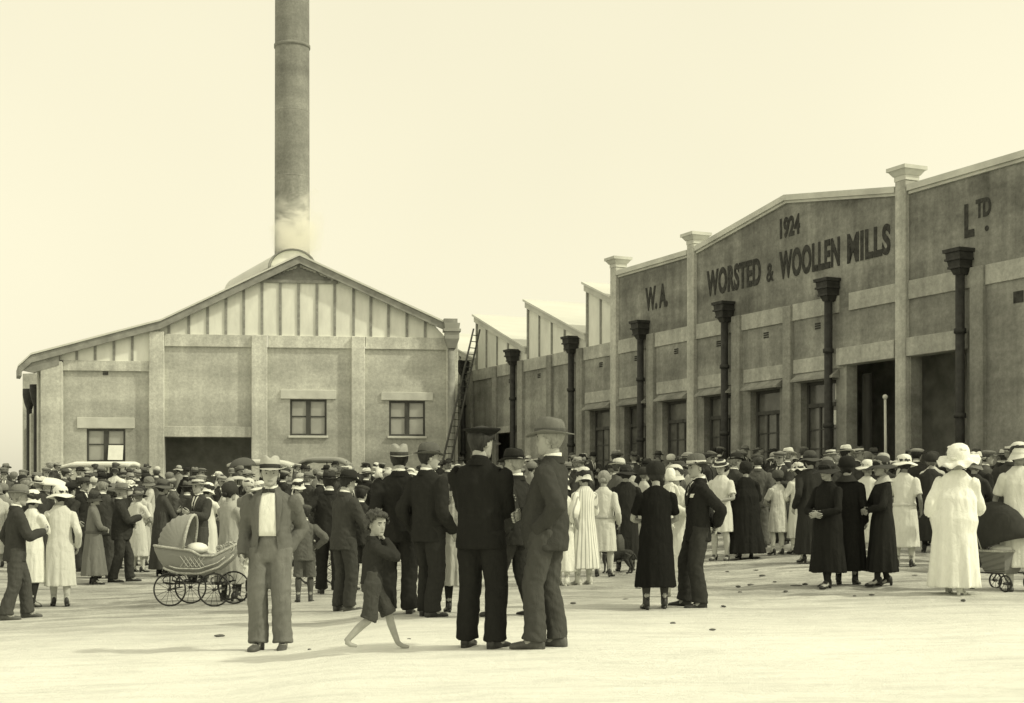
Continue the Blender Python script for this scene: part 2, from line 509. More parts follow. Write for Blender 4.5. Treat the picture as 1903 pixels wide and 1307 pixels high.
        if wi == 0:                                         # the sash that stands open, hung at its top rail
            mb = MB()
            a, b, c, d = xm + .09, x1 - t, z0 + t, zm - .03
            tilt = .34
            def pt(x, y, z): return (x, y - (d - z) * tilt, z)
            mb.add([pt(a, .03, c), pt(b, .03, c), pt(b, .03, d), pt(a, .03, d), pt(a, .0, c), pt(b, .0, c), pt(b, .0, d), pt(a, .0, d)],
                   [(0, 1, 2, 3), (7, 6, 5, 4), (0, 4, 5, 1), (1, 5, 6, 2), (2, 6, 7, 3), (3, 7, 4, 0)])
            s_ = mb.build("open_sash", M_white, wf)
    # gable cladding
    def roofz(x):
        pts = [LF(40, 684), LF(62, 664), LF(275, 609), LF(300, 602), LF(557, 486), LF(828, 606)]
        return float(np.interp(x, [p[0] for p in pts], [p[1] for p in pts]))
    apex_x = LF(557)[0]; xr = LF(828)[0]
    mb = MB()
    poly = [(xb[0], zlo1)] + [(xb[2] + .02, zlo1), (xb[2] + .02, roofz(xb[2]) - .1)]
    poly += [(x, roofz(x) - .12) for x in (xb[2] - 1, xb[2] - 2.5, xb[1] + .1)]
    mb.prism(poly, -.02, .05)
    poly2 = [(xb[2] + .03, zband1), (xb[8], zband1), (xr - .5, roofz(xr - .5) - .12), (apex_x, roofz(apex_x) - .12), (xb[3], roofz(xb[3]) - .12), (xb[2] + .03, roofz(xb[2]) - .12)]
    mb.prism(poly2, -.02, .05)
    fixn(mb.build("gable_cladding", M_sheet, root))
    for px in (143, 177, 212, 246, 280.5):
        x = LF(px)[0]; mb = MB(); mb.box(x - .045, x + .045, -.065, -.018, zlo1 + .002, roofz(x) - .1); mb.build("batten", M_batten, root)
    for px in (314, 351, 386, 420, 453, 487, 521, 555, 589, 622, 657, 689, 722, 756, 790):
        x = LF(px)[0]; mb = MB(); mb.box(x - .05, x + .05, -.065, -.018, zband1 + .002, roofz(x) - .1); mb.build("batten", M_batten, root)
    # louvred vent under the apex
    lz0 = LF(557, 524)[1]; lx0, lx1 = LF(486)[0], LF(623)[0]
    mb = MB()
    lzt = roofz(apex_x) - .28
    n = 9
    for i in range(n):
        z = lz0 + .06 + (lzt - lz0 - .06) * i / n
        f_ = (z - lz0) / (lzt - lz0)
        a, b = lx0 + (apex_x - lx0) * f_, lx1 + (apex_x - lx1) * f_
        mb.add([(a, -.09, z), (b, -.09, z), (b - .02, -.03, z + .09), (a + .02, -.03, z + .09), (a, -.08, z - .012), (b, -.08, z - .012)],
               [(0, 1, 2, 3), (4, 5, 1, 0)])
    mb.box(lx0 - .1, lx1 + .1, -.11, -.0195, lz0 - .06, lz0 + .05)
    mb.build("louvre_vent", M_batten, root)
    # barge boards and roof
    outline = [LF(38, 684), LF(62, 662), LF(275, 606), LF(300, 600), LF(557, 479), LF(828, 604)]
    th = .27
    mb = MB()
    up = [(x, z) for x, z in outline]; lo = [(x, z - th) for x, z in outline]
    for i in range(len(up) - 1):
        (a, az), (b, bz) = up[i], up[i + 1]
        c, d = lo[i][1], lo[i + 1][1]
        mb.prism([(a, c), (b, d), (b, bz), (a, az)], -.34, -.26)
    fixn(mb.build("bargeboard", M_fascia, root))
    mb = MB()
    mb.prism([LF(41, 689), LF(41, 683), LF(63, 664), LF(112, 651), LF(112, 680), LF(64, 694)], -.255, -.0)
    fixn(mb.build("boxed_eave", M_fascia, root))
    mb = MB()
    for i in range(len(up) - 1):
        (a, az), (b, bz) = up[i], up[i + 1]
        t = .07
        vs = []
        E = (.9 if i == 0 else DL if i < 2 else D) + .3
        for (x, z) in ((a, az), (b, bz)):
            vs += [(x - sx * .25 * 0, -.4, z + .012), (x + sx * E, sy * E, z + .012), (x, -.4, z + .012 + t), (x + sx * E, sy * E, z + .012 + t)]
        mb.add(vs, [(0, 4, 5, 1), (2, 3, 7, 6), (0, 2, 6, 4), (1, 5, 7, 3), (0, 1, 3, 2), (4, 6, 7, 5)])
    fixn(mb.build("roof", M_zinc, root))
    mb = MB()                                                # boxed eave on the low side
    (a, az) = up[0]
    for k in range(1):
        mb.add([(a - .02, -.33, az - .30), (a - .02 + sx * 1.2, sy * 1.2, az - .30), (a - .02 + sx * 1.2, sy * 1.2, az), (a - .02, -.33, az),
                (a + .12, -.33, az - .32), (a + .12 + sx * 1.2, sy * 1.2, az - .32), (a + .12 + sx * 1.2, sy * 1.2, az), (a + .12, -.33, az)],
               [(0, 1, 2, 3), (4, 7, 6, 5), (0, 3, 7, 4), (0, 4, 5, 1), (3, 2, 6, 7), (1, 5, 6, 2)])
    mb.build("gutter", M_fascia, root)
    # barrel roofed ventilator along the ridge
    cx = apex_x - .25; r = .82; rz = .66; zc = LF(544, 490)[1]
    d0, d1 = .95, 8.0
    rings = []
    for d, rr in ((d0, r + .06), (d1, r + .06)):
        rings.append([(cx + .25 + sx * d + rr * math.cos(a), sy * d, zc + rr * rz / r * math.sin(a)) for a in np.linspace(0, math.pi, 17)])
    mb = MB(); mb.loft(rings, closed=False, cap0=False, cap1=False)
    rings = []
    for d, rr in ((d0, r), (d1, r)):
        rings.append([(cx + .25 + sx * d + rr * math.cos(a), sy * d, zc + rr * rz / r * math.sin(a)) for a in np.linspace(0, math.pi, 17)])
    mb.loft(rings, closed=False, cap0=False, cap1=False)
    vt = mb.build("ventilator", M_zinc, root, True)
    mb = MB()
    d = d0 + .12
    mb.add([(cx + .25 + sx * d + r * math.cos(a), sy * d, zc + rz * math.sin(a)) for a in np.linspace(0, math.pi, 17)] + [(cx + .25 + sx * d - r, sy * d, zc - 1.2), (cx + .25 + sx * d + r, sy * d, zc - 1.2)],
           [tuple(range(17)) + (17, 18)])
    mb.build("ventilator_end", M_sheet, vt)
    mb = MB()
    rings = []
    for rr in (r + .09, r + .02):
        for dd in (d0 - .02, d0 + .1):
            rings.append([(cx + .25 + sx * dd + rr * math.cos(a), sy * dd, zc + rr * rz / r * math.sin(a)) for a in np.linspace(0, math.pi, 17)])
    mb.loft([rings[0], rings[1], rings[3], rings[2], rings[0]], closed=False, cap0=False, cap1=False)
    mb.build("ventilator_rim", M_batten, vt, True)
    mb = MB()
    for s in (-1, 1):
        for k in range(8):                                  # louvred sides
            z = zc - 1.15 + k * .15
            mb.add([(cx + .25 + sx * d0 + s * r, sy * d0, z), (cx + .25 + sx * d1 + s * r, sy * d1, z), (cx + .25 + sx * d1 + s * (r - .08), sy * d1, z + .16), (cx + .25 + sx * d0 + s * (r - .08), sy * d0, z + .16)], [(0, 1, 2, 3)])
    mb.build("ventilator_louvre", M_batten, vt)
    # rainwater head and pipe on the corner by the mill
    xh = LF(838)[0]
    zt = LF(838, 604)[1]
    mb = MB()
    mb.tube([(xh, -.34, -.5), (xh, -.34, zt - .85)], .13, 12)
    hp = mb.build("downpipe", M_fascia, root, True)
    mb = MB()
    for z0, z1, k0, k1 in ((zt - .95, zt - .6, .15, .27), (zt - .6, zt - .32, .27, .27), (zt - .32, zt - .22, .33, .33), (zt - .22, zt, .27, .3)):
        rings = [[(xh - k, -.36 - k, z), (xh + k, -.36 - k, z), (xh + k, -.36 + k * .8, z), (xh - k, -.36 + k * .8, z)] for k, z in ((k0, z0), (k1, z1))]
        mb.loft(rings)
    mb.build("rainwater_head", M_conc_d, hp)
    mb = MB()
    mb.box(xr - .1, xr + .42, -.5, .4, zt - .02, zt + .18)
    mb.build("gutter_end", M_fascia, root)
    # little air bricks under the band
    for px, py in ((196, 694), (386, 638), (573, 640), (756, 642)):
        x, z = LF(px, py)
        mb = MB()
        for k in range(3): mb.box(x - .1, x + .1, -.012, .02, z - .07 + k * .05, z - .035 + k * .05)
        mb.build("air_brick", M_letter, root)
engine_house()

# ------------------------------------------------------------------ chimney and its smoke
def chimney():
    c = at(543, 0, 66.0)
    root = empty("chimney", (c.x, c.y, 0))
    tag(root, "tall round sooty factory chimney rising behind the gabled building", "chimney")
    mb = MB()
    prof = [(.86, -.5)] + [(.84 - .0016 * z, z) for z in np.linspace(0, 33, 34)]
    mb.lathe(prof, 40, cap1=True)
    mb.build("shaft", M_smoke_shaft, root, True)
    for z in (22.7,):
        mb = MB(); mb.lathe([(.80, z - .1), (.845, z - .09), (.85, z + .05), (.80, z + .07)], 40)
        mb.build("band", M_smoke_shaft, root, True)
    for z in (13.6, 16.5, 19.6, 25.8, 29, 32.2):
        mb = MB(); mb.lathe([(.79, z - .05), (.829 - .0016 * z + .015, z - .03), (.829 - .0016 * z + .015, z + .03), (.78, z + .05)], 40)
        mb.build("hoop", M_smoke_shaft, root, True)
    return c
chc = chimney()
def smoke():
    c = at(552, 412, 62.2)
    mb = MB(); mb.ball((0, 0, 0), (1.35, 1.6, 2.4), 20)
    m = bpy.data.materials.new("drifting_steam"); m.use_nodes = True
    t = m.node_tree
    for n in list(t.nodes):
        if n.type != 'OUTPUT_MATERIAL': t.nodes.remove(n)
    o_ = [n for n in t.nodes][0]
    vol = t.nodes.new("ShaderNodeVolumePrincipled")
    vol.inputs['Color'].default_value = (.97, .96, .9, 1)
    vol.inputs['Anisotropy'].default_value = .2
    tc_ = t.nodes.new("ShaderNodeTexCoord")
    n1 = t.nodes.new("ShaderNodeTexNoise"); n1.inputs['Scale'].default_value = .75; n1.inputs['Detail'].default_value = 6; n1.inputs['Distortion'].default_value = 1.5
    mp = t.nodes.new("ShaderNodeMapping"); mp.inputs['Rotation'].default_value = (0, .7, 0); mp.inputs['Scale'].default_value = (1, 1, 1.6)
    t.links.new(tc_.outputs['Object'], mp.inputs[0]); t.links.new(mp.outputs[0], n1.inputs['Vector'])
    ln = t.nodes.new("ShaderNodeVectorMath"); ln.operation = 'DIVIDE'; ln.inputs[1].default_value = (1.35, 1.6, 2.4)
    t.links.new(tc_.outputs['Object'], ln.inputs[0])
    le = t.nodes.new("ShaderNodeVectorMath"); le.operation = 'LENGTH'; t.links.new(ln.outputs[0], le.inputs[0])
    fa = t.nodes.new("ShaderNodeMapRange"); fa.inputs[1].default_value = .35; fa.inputs[2].default_value = .98; fa.inputs[3].default_value = 1; fa.inputs[4].default_value = 0
    t.links.new(le.outputs['Value'], fa.inputs[0])
    sp = t.nodes.new("ShaderNodeSeparateXYZ"); t.links.new(tc_.outputs['Object'], sp.inputs[0])
    zz = t.nodes.new("ShaderNodeMapRange"); zz.inputs[1].default_value = -1.6; zz.inputs[2].default_value = 1.8; zz.inputs[3].default_value = .22; zz.inputs[4].default_value = -.06
    t.links.new(sp.outputs[2], zz.inputs[0])
    ad = t.nodes.new("ShaderNodeMath"); ad.operation = 'ADD'; t.links.new(n1.outputs[0], ad.inputs[0]); t.links.new(zz.outputs[0], ad.inputs[1])
    rr = t.nodes.new("ShaderNodeMapRange"); rr.inputs[1].default_value = .52; rr.inputs[2].default_value = .74; rr.inputs[3].default_value = 0; rr.inputs[4].default_value = 2.6
    t.links.new(ad.outputs[0], rr.inputs[0])
    mu = t.nodes.new("ShaderNodeMath"); mu.operation = 'MULTIPLY'; t.links.new(rr.outputs[0], mu.inputs[0]); t.links.new(fa.outputs[0], mu.inputs[1])
    t.links.new(mu.outputs[0], vol.inputs['Density'])
    t.links.new(vol.outputs[0], o_.inputs['Volume'])
    o = mb.build("smoke", m)
    o.location = c
    tag(o, "pale steam drifting across the foot of the tall chimney", "smoke", kind='stuff')
smoke()

# ------------------------------------------------------------------ the long mill front
RO = (-1.749, 56.5)
RANG = math.atan2(-.9021, .4317)
RF = plane_frame(RO, RANG)
BAY = 4.645
def mill():
    root = empty("mill_building", (RO[0], RO[1], 0), RANG)
    tag(root, "long rendered mill front with painted name, stepped parapet and saw tooth roof", "building")
    mlow = plaster("mill_render", .31, 9.9, 1.0, .55, .55, run=.28)
    mup = plaster("mill_parapet_render", .255, 99, 1.0, .66, .7, run=.28)
    mpier = plaster("mill_pier_render", .52, 99, 1.0, .30)
    mband = plaster("mill_band_render", .45, 99, 1.0, .28, .9)
    mpl = plaster("mill_pilaster_render", .30, 99, 1.0, .35)
    ZB0, ZB1 = 6.06, 6.50
    U0, U1 = -5.0, 40.0
    uP = [RF(1145)[0], RF(1289)[0], RF(1680)[0]]
    wins = []
    for k in range(2, 5):
        for o in (.33, .83):
            c = (k + o) * BAY
            wins.append((c - .68, c + .68, 1.9, 4.33))
    wins[-1] = (wins[-1][0] - .05, wins[-1][1] + .05, 1.9, 4.4)
    o1 = (RF(1573)[0], uP[2] - .24, -.5, 4.72)
    o2 = (uP[2] + .24, RF(1800)[0] - .05, -.5, 4.72)
    od = (RF(888)[0], RF(962)[0] - .2, -.5, 3.9)
    mb = MB()
    wall_sheet(mb, U0, U1, -.8, ZB0 + .1, wins + [o1, o2, od], depth=.34)
    mb.build("wall", mlow, root)
    # parapet: flat, low gable, flat
    zt = 8.62
    mb = MB()
    mid = (uP[1] + uP[2]) / 2
    mb.prism([(uP[0], ZB0 + .1), (uP[1], ZB0 + .1), (uP[1], zt), (uP[0], zt)], 0.0, .3)
    mb.prism([(uP[1], ZB0 + .1), (uP[2], ZB0 + .1), (uP[2], zt), (mid, zt + .70), (uP[1], zt)], .001, .3)
    mb.prism([(uP[2], ZB0 + .1), (U1, ZB0 + .1), (U1, zt), (uP[2], zt)], 0.0, .3)
    fixn(mb.build("parapet", mup, root))
    mb = MB()
    def cop(a, az, b, bz):
        mb.prism([(a, az), (b, bz), (b, bz + .15), (a, az + .15)], -.12, .42)
        mb.prism([(a, az - .07), (b, bz - .07), (b, bz - .002), (a, az - .002)], -.06, -.002)
    cop(uP[0] + .2, zt, uP[1] - .22, zt)
    cop(uP[1] + .22, zt + .04, mid, zt + .70); cop(mid, zt + .70, uP[2] - .22, zt + .04)
    cop(uP[2] + .22, zt, U1, zt)
    fixn(mb.build("coping", M_conc, root))
    # string course between the uprights
    ups = sorted([(u - .19, u + .19) for u in uP] + [((k + .06) * BAY - .2, (k + .06) * BAY + .2) for k in range(0, 9)] + [((k + .57) * BAY - .17, (k + .57) * BAY + .17) for k in range(-1, 9) if k not in (2, 3, 5)])
    mb = MB()
    e = U0
    for a, b in ups:
        if a - e > .05: mb.box(e, a - .004, -.05, .04, ZB0, ZB1, ch=.008)
        e = b + .004
    mb.box(e, U1, -.05, .04, ZB0, ZB1)
    mb.build("string_course", mband, root)
    # piers with their capitals
    for i, u in enumerate(uP):
        mb = MB()
        top = zt + .28
        mb.box(u - .18, u + .18, -.13, .34, -.7, top, ch=.02)
        p = mb.build("pier", mpier, root)
        mb = MB()
        for k, z0, z1, k2 in ((.20, top, top + .12, .20), (.22, top + .12, top + .24, .30), (.33, top + .24, top + .33, .33)):
            rings = [[(u - q, .08 - q * 1.05, z), (u + q, .08 - q * 1.05, z), (u + q, .08 + q * 1.05, z), (u - q, .08 + q * 1.05, z)] for q, z in ((k, z0), (k2, z1))]
            mb.loft(rings)
        mb.build("pier_capital", M_conc, p)
    # pilasters
    for k in range(-1, 9):
        for o, hw in ((.57, .17), (.06, .2)):
            if o == .57 and k in (2, 3, 5): continue
            u = (k + o) * BAY
            if o1[0] - .3 < u < o2[1] - .2: continue
            mb = MB()
            mb.box(u - hw, u + hw, -.13, .03, -.7, ZB1 - (.02 if o == .57 else .002), ch=.025)
            mb.build("pilaster", mpl, root)
    # downpipes with rainwater heads
    for k in range(0, 9):
        u = (k + .0) * BAY
        mb = MB()
        ux = u - .12
        mb.tube([(ux, -.2, -.5), (ux, -.2, 6.4)], .105, 12)
        for z in (1.2, 3.2, 5.1):
            mb.lathe([(.115, z - .06), (.14, z - .05), (.14, z + .05), (.115, z + .06)], 12, 0, (ux, -.2, 0))
        dp = mb.build("downpipe", M_rust, root, True)
        mb = MB()
        for z0, z1, k0, k1 in ((6.36, 6.49, .10, .15), (6.49, 6.54, .195, .195), (6.54, 6.67, .175, .20), (6.67, 6.72, .245, .245), (6.72, 6.85, .215, .225), (6.85, 6.93, .265, .275)):
            rings = [[(ux - q, -.2 - q * 1.0, z), (ux + q, -.2 - q * 1.0, z), (ux + q, -.02, z), (ux - q, -.02, z)] for q, z in ((k0, z0), (k1, z1))]
            mb.loft(rings)
        mb.build("rainwater_head", M_rust, dp)
    # windows, deep set under little sloping hoods
    for i, (a, b, c, d) in enumerate(wins):
        mb = MB(); t = .08; y0, y1 = .2, .3
        zt_ = d - .62
        mb.box(a, a + t, y0, y1, c, d); mb.box(b - t, b, y0, y1, c, d)
        mb.box(a + t, b - t, y0, y1, d - t, d); mb.box(a + t, b - t, y0, y1, c, c + t)
        mb.box(a + t, b - t, y0 - .02, y1 - .002, zt_ - .05, zt_ + .05)
        for f_ in (.36, .68):
            u = a + (b - a) * f_
            mb.box(u - .03, u + .03, y0 + .02, y1 - .02, c + t, zt_ - .05)
        for z in (c + .75, c + 1.25):
            mb.box(a + t, b - t, y0 + .025, y1 - .025, z - .015, z + .015)
        wf = mb.build("window", M_wood, root)
        mb = MB(); mb.box(a + t, b - t, .252, .26, c + t, d - t)
        mb.build("pane", M_glassd, wf)
        mb = MB()                                           # hood
        rings = [[(u, -.02, d + .22), (u, -.24, d + .06), (u, -.24, d + .01), (u, -.02, d + .01)] for u in (a - .14, b + .14)]
        mb.loft(rings)
        fixn(mb.build("hood", mpl, wf))
        mb = MB(); mb.box(a - .3, b + .3, -.03, .03, d + .25, d + .62, ch=.008)
        mb.build("lintel", mband, wf)
        if i == 5:
            for (u0, u1, z0, z1) in ((b - .34, b - .1, d - .5, d - .1), (b - .40, b - .2, d - 1.15, d - .78)):
                mb = MB(); mb.box(u0, u1, .24, .25, z0, z1); mb.build("paper_notice", M_white, wf)
    # lintel over the big doors
    mb = MB()
    mb.box(o1[0] - .25, o1[1] + .02, -.14, .2, 4.70, 5.14, ch=.012)
    mb.box(o2[0] - .02, o2[1] + .02, -.14, .2, 4.70, 5.14, ch=.012)
    mb.build("door_lintel", mband, root)
    mb = MB(); mb.box(od[0] - .1, od[1] + .1, -.05, .1, 3.88, 4.12)
    mb.build("door_lintel", mband, root)
    # door leaves standing ajar inside the openings
    for (a, b) in ((o1[0] + .02, o1[0] + .3),):
        mb = MB(); mb.box(a, b, .5, .56, .3, 4.5)
        for k in range(6): mb.box(a + (b - a) * k / 6 + .01, a + (b - a) * (k + 1) / 6 - .01, .48, .5, .3, 4.5)
        mb.build("door_leaf", M_wood, root)
    # shell: floor, back wall and flat ceiling keep the inside dark
    mb = MB()
    mb.add([(x, y, z) for z in (.35, 6.3) for y in (.36, 14) for x in (U0 + .4, U1 - .2)], [(0, 1, 3, 2), (4, 6, 7, 5), (2, 3, 7, 6), (0, 2, 6, 4), (1, 5, 7, 3)])
    mb.build("interior", M_interior, root)
    mb = MB(); mb.box(U0 + .5, U1 - .3, 3.2, 3.3, .36, 6.2); mb.build("added_pale_wall", M_interior, root)  # pale wall added inside to catch light, so the openings are less black
    # saw tooth roof
    teeth = []
    for px in (885, 980, 1090):
        teeth.append(RF(px)[0])
    p = (teeth[2] - teeth[0]) / 2
    allu = [teeth[0] - p * 1.0] + teeth + [teeth[2] + p * k for k in range(1, 6)]
    for i, u in enumerate(allu):
        e = min(u + p - .02, uP[0] - .2) if u < uP[0] - .3 else u + p - .02
        y0 = 0.02 if u < uP[0] - .3 else 3.0
        zp = 8.60 if i > 0 else 8.4
        zl = 6.92
        ze = zp + (zl - zp) * (e - u) / (p - .02)
        mb = MB()
        mb.prism([(u, ZB1 - .1), (e, ZB1 - .1), (e, ze), (u, zp)], y0, 16)
        th = fixn(mb.build("saw_tooth", M_sheet, root))
        mb = MB()                                           # iron roofing with a slight overhang, and an edge board
        mb.prism([(u - .12, zp + .06), (e + .02, ze + .004), (e + .02, ze + .06), (u - .12, zp + .14)], y0 - .16, 16.1)
        fixn(mb.build("tooth_roofing", M_zinc, th))
        mb = MB()
        mb.prism([(u - .06, zp - .18), (e, ze - .2), (e, ze), (u - .06, zp + .055)], y0 - .1, y0 - .02)
        fixn(mb.build("edge_board", M_conc, th))
        if y0 < 1:
            mb = MB()
            x = u + .02
            mb.box(x, x + .09, y0 - .06, y0 - .004, ZB1 + .01, zp - .2)
            mb.build("batten", M_batten, th)
            for k in range(1, 5):
                x = u + k * p * .215
                if x > e - .3: continue
                zz = zp + (ze - zp) * (x - u) / (e - u) - .21
                mb = MB(); mb.box(x - .035, x + .035, y0 - .05, y0 - .004, ZB1 + .01, zz)
                mb.build("batten", M_batten, th)
    # air bricks
    for px, py in ((916, 693), (948, 686), (1002, 690), (1117, 671), (1183, 657), (1257, 643), (1336, 629), (1424, 614), (1520, 597)):
        u, z = RF(px, py)
        mb = MB()
        for k in range(3): mb.box(u - .11, u + .11, -.012, .02, 5.74 + k * .06, 5.78 + k * .06)
        mb.build("air_brick", M_letter, root)
    u, z = RF(1893, 530)
    mb = MB(); mb.box(u - .14, u + .14, -.014, .02, 5.55, 5.8); mb.build("air_brick", M_letter, root)
    # painted lettering
    def text(s, u0, u1, z0, h, name="lettering", sp=1.0, off=.04):
        cu = bpy.data.curves.new("t", 'FONT'); cu.body = s; cu.size = 1.0; cu.extrude = .004; cu.offset = off; cu.space_character = sp
        o = bpy.data.objects.new("t", cu); link(o)
        dg = bpy.context.evaluated_depsgraph_get()
        me = bpy.data.meshes.new_from_object(o.evaluated_get(dg))
        bpy.data.objects.remove(o); 
        co = np.empty(len(me.vertices) * 3); me.vertices.foreach_get('co', co); co = co.reshape(-1, 3)
        lo, hi = co.min(0), co.max(0)
        x = u0 + (co[:, 0] - lo[0]) / (hi[0] - lo[0]) * (u1 - u0)
        z = z0 + (co[:, 1] - lo[1]) / (hi[1] - lo[1]) * h
        y = -.009 + (co[:, 2] - lo[2]) / (hi[2] - lo[2]) * -.008
        new = np.stack([x, y, z], 1)
        me.vertices.foreach_set('co', new.ravel())
        me.materials.clear(); me.materials.append(M_letter)
        me.update()
        t = bpy.data.objects.new(name, me); link(t); t.parent = root
        bm = bmesh.new(); bm.from_mesh(me); bmesh.ops.recalc_face_normals(bm, faces=bm.faces); bm.to_mesh(me); bm.free()
        return t
    text("W. A.", RF(1200)[0], RF(1241)[0], 7.24, .74)
    for w_, a_, b_ in (("WORSTED", 1314, 1414), ("WOOLLEN", 1449, 1561), ("MILLS", 1575, 1655)):
        text(w_, RF(a_)[0], RF(b_)[0], 7.24, .76, sp=1.08)
    text("&", RF(1425)[0], RF(1438)[0], 7.26, .5, off=.012)
    text("1924", RF(1450)[0], RF(1487)[0], 8.33, .56)
    text("L", RF(1793)[0], RF(1811)[0], 7.20, .76)
    text("TD", RF(1814)[0], RF(1842)[0], 7.58, .42)
    text(".", RF(1831)[0], RF(1838)[0], 7.25, .12)
mill()

# ------------------------------------------------------------------ ladder leaning on the mill eaves
def ladder():
    a = at(813, 860, 51.2); a.z = ground_h(a.x, a.y)
    b = at(886, 612, 55.0)
    root = empty("ladder", a)
    tag(root, "long wooden ladder leaning up to the mill eaves beside the gabled building", "ladder")
    d = Vector(b - a); side = Vector((d.y, -d.x, 0)).normalized() * .21
    side = Vector((.75, .66, 0)).normalized() * .2
    mb = MB()
    for s in (-1, 1):
        mb.tube([side * s, d + side * s * .8], [(.045, .035), (.035, .03)], 6)
    mb.build("rail", M_wood, root)
    mb = MB()
    n = 26
    for i in range(1, n):
        p = d * (i / n)
        mb.tube([p - side, p + side], .018, 6)
    mb.build("rung", M_wood, root)
ladder()
# ================================================================== people
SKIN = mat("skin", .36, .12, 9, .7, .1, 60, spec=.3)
SKIN_D = mat("skin_darker", .22, .12, 9, .7, .1, 60, spec=.3)  # a darker skin tone, worn by two of the women
EYE = mat("eye_and_brow", .035, .2, 30, .6, 0)
LIP = mat("lips", .17, .1, 20, .6, 0)
HAIRS = {'dark': mat("dark_hair", .03, .4, 40, .6, .5, 90, (1, 1, .3)), 'brown': mat("brown_hair", .07, .35, 40, .6, .5, 90, (1, 1, .3)),
         'fair': mat("fair_hair", .2, .3, 40, .6, .5, 90, (1, 1, .3)), 'grey': mat("grey_hair", .25, .3, 40, .65, .5, 90, (1, 1, .3))}
LEATHER = mat("black_leather", .03, .35, 8, .45, .15, 50, spec=.4)
LEATHER_D = mat("dusty_leather", .09, .4, 9, .6, .2, 50, spec=.3)
WHITE_C = mat("white_cotton", .78, .06, 10, .9, .2, 160)
def cloth(v, kind=''):
    key = "cloth_%03d%s" % (int(v * 1000), kind)
    if key in MATS: return MATS[key]
    m = _cloth(v, kind)
    t = m.node_tree; b = t.nodes["Principled BSDF"]           # creases across the cloth, over the fine weave
    c = t.nodes.new("ShaderNodeTexCoord"); mp = t.nodes.new("ShaderNodeMapping"); mp.inputs['Scale'].default_value = (1, 1, .55)
    mp.inputs['Rotation'].default_value = (.3, .4, 0)
    t.links.new(c.outputs['Object'], mp.inputs[0])
    n = t.nodes.new("ShaderNodeTexNoise"); n.inputs['Scale'].default_value = 9; n.inputs['Detail'].default_value = 5; n.inputs['Distortion'].default_value = 1.3
    t.links.new(mp.outputs[0], n.inputs['Vector'])
    bp = t.nodes.new("ShaderNodeBump"); bp.inputs['Strength'].default_value = .55; bp.inputs['Distance'].default_value = .035
    t.links.new(n.outputs[0], bp.inputs['Height'])
    old = b.inputs['Normal'].links[0].from_socket
    t.links.new(old, bp.inputs['Normal']); t.links.new(bp.outputs[0], b.inputs['Normal'])
    return m
def _cloth(v, kind):
    return mat("cloth_%03d%s" % (int(v * 1000), kind), v, .10 if v < .4 else .05, 16, .95, .35, 260, (1, 1, .35), spec=.05)
def striped():
    m = mat("striped_cotton", .72, .05, 10, .9, .2, 160)
    t = m.node_tree
    if "strp" in t.nodes: return m
    b = t.nodes["Principled BSDF"]
    c = t.nodes.new("ShaderNodeTexCoord"); s = t.nodes.new("ShaderNodeSeparateXYZ"); t.links.new(c.outputs['Object'], s.inputs[0])
    a = t.nodes.new("ShaderNodeMath"); a.operation = 'ARCTAN2'; t.links.new(s.outputs[0], a.inputs[0]); t.links.new(s.outputs[1], a.inputs[1])
    k = t.nodes.new("ShaderNodeMath"); k.operation = 'MULTIPLY'; k.inputs[1].default_value = 21; t.links.new(a.outputs[0], k.inputs[0])
    q = t.nodes.new("ShaderNodeMath"); q.operation = 'SINE'; t.links.new(k.outputs[0], q.inputs[0]); q.name = "strp"
    g = t.nodes.new("ShaderNodeMapRange"); g.inputs[1].default_value = .55; g.inputs[2].default_value = .75; t.links.new(q.outputs[0], g.inputs[0])
    mx = t.nodes.new("ShaderNodeMix"); mx.data_type = 'RGBA'
    t.links.new(g.outputs[0], mx.inputs[0])
    src = b.inputs['Base Color'].links[0].from_socket
    t.links.new(src, mx.inputs[6]); mx.inputs[7].default_value = tone(.36)
    t.links.new(mx.outputs[2], b.inputs['Base Color'])
    return m

_tmp = None
def remesh(mb, vox, smooth=3, fold=0.0, seed=0, mats=None, name="m", hang=False):
    """one closed surface over joined lofts, smoothed, with cloth folds"""
    me0 = mb.mesh("tmp", [])
    bm = bmesh.new(); bm.from_mesh(me0); bmesh.ops.recalc_face_normals(bm, faces=bm.faces); bm.to_mesh(me0); bm.free()
    o = bpy.data.objects.new("tmp", me0); link(o)
    r = o.modifiers.new("r", 'REMESH'); r.mode = 'VOXEL'; r.voxel_size = vox
    if smooth:
        s = o.modifiers.new("s", 'SMOOTH'); s.factor = .5; s.iterations = smooth
    dg = bpy.context.evaluated_depsgraph_get()
    me = bpy.data.meshes.new_from_object(o.evaluated_get(dg))
    bpy.data.objects.remove(o); bpy.data.meshes.remove(me0)
    me.name = name
    me.materials.clear()
    for m in (mats or []): me.materials.append(m)
    if fold: folds(me, fold, seed, hang)
    me.polygons.foreach_set('use_smooth', [True] * len(me.polygons))
    return me

def folds(me, amp, seed, hang=False):
    n = len(me.vertices)
    co = np.empty(n * 3); me.vertices.foreach_get('co', co); co = co.reshape(-1, 3)
    no = np.empty(n * 3); me.vertices.foreach_get('normal', no); no = no.reshape(-1, 3)
    d = np.empty(n)
    N = mnoise.noise
    for i in range(n):
        x, y, z = co[i]
        if hang: d[i] = 1.2 * N(Vector((x * 15 + seed, y * 15, z * 1.7))) + .5 * N(Vector((x * 34, y * 34 + seed, z * 3.5))); continue
        d[i] = N(Vector((x * 9 + seed, y * 9, z * 4.2))) * 1.0 + N(Vector((x * 17, y * 17 + seed, z * 21 + x * 14))) * .75
    co += no * (d * amp)[:, None]
    me.vertices.foreach_set('co', co.ravel()); me.update()

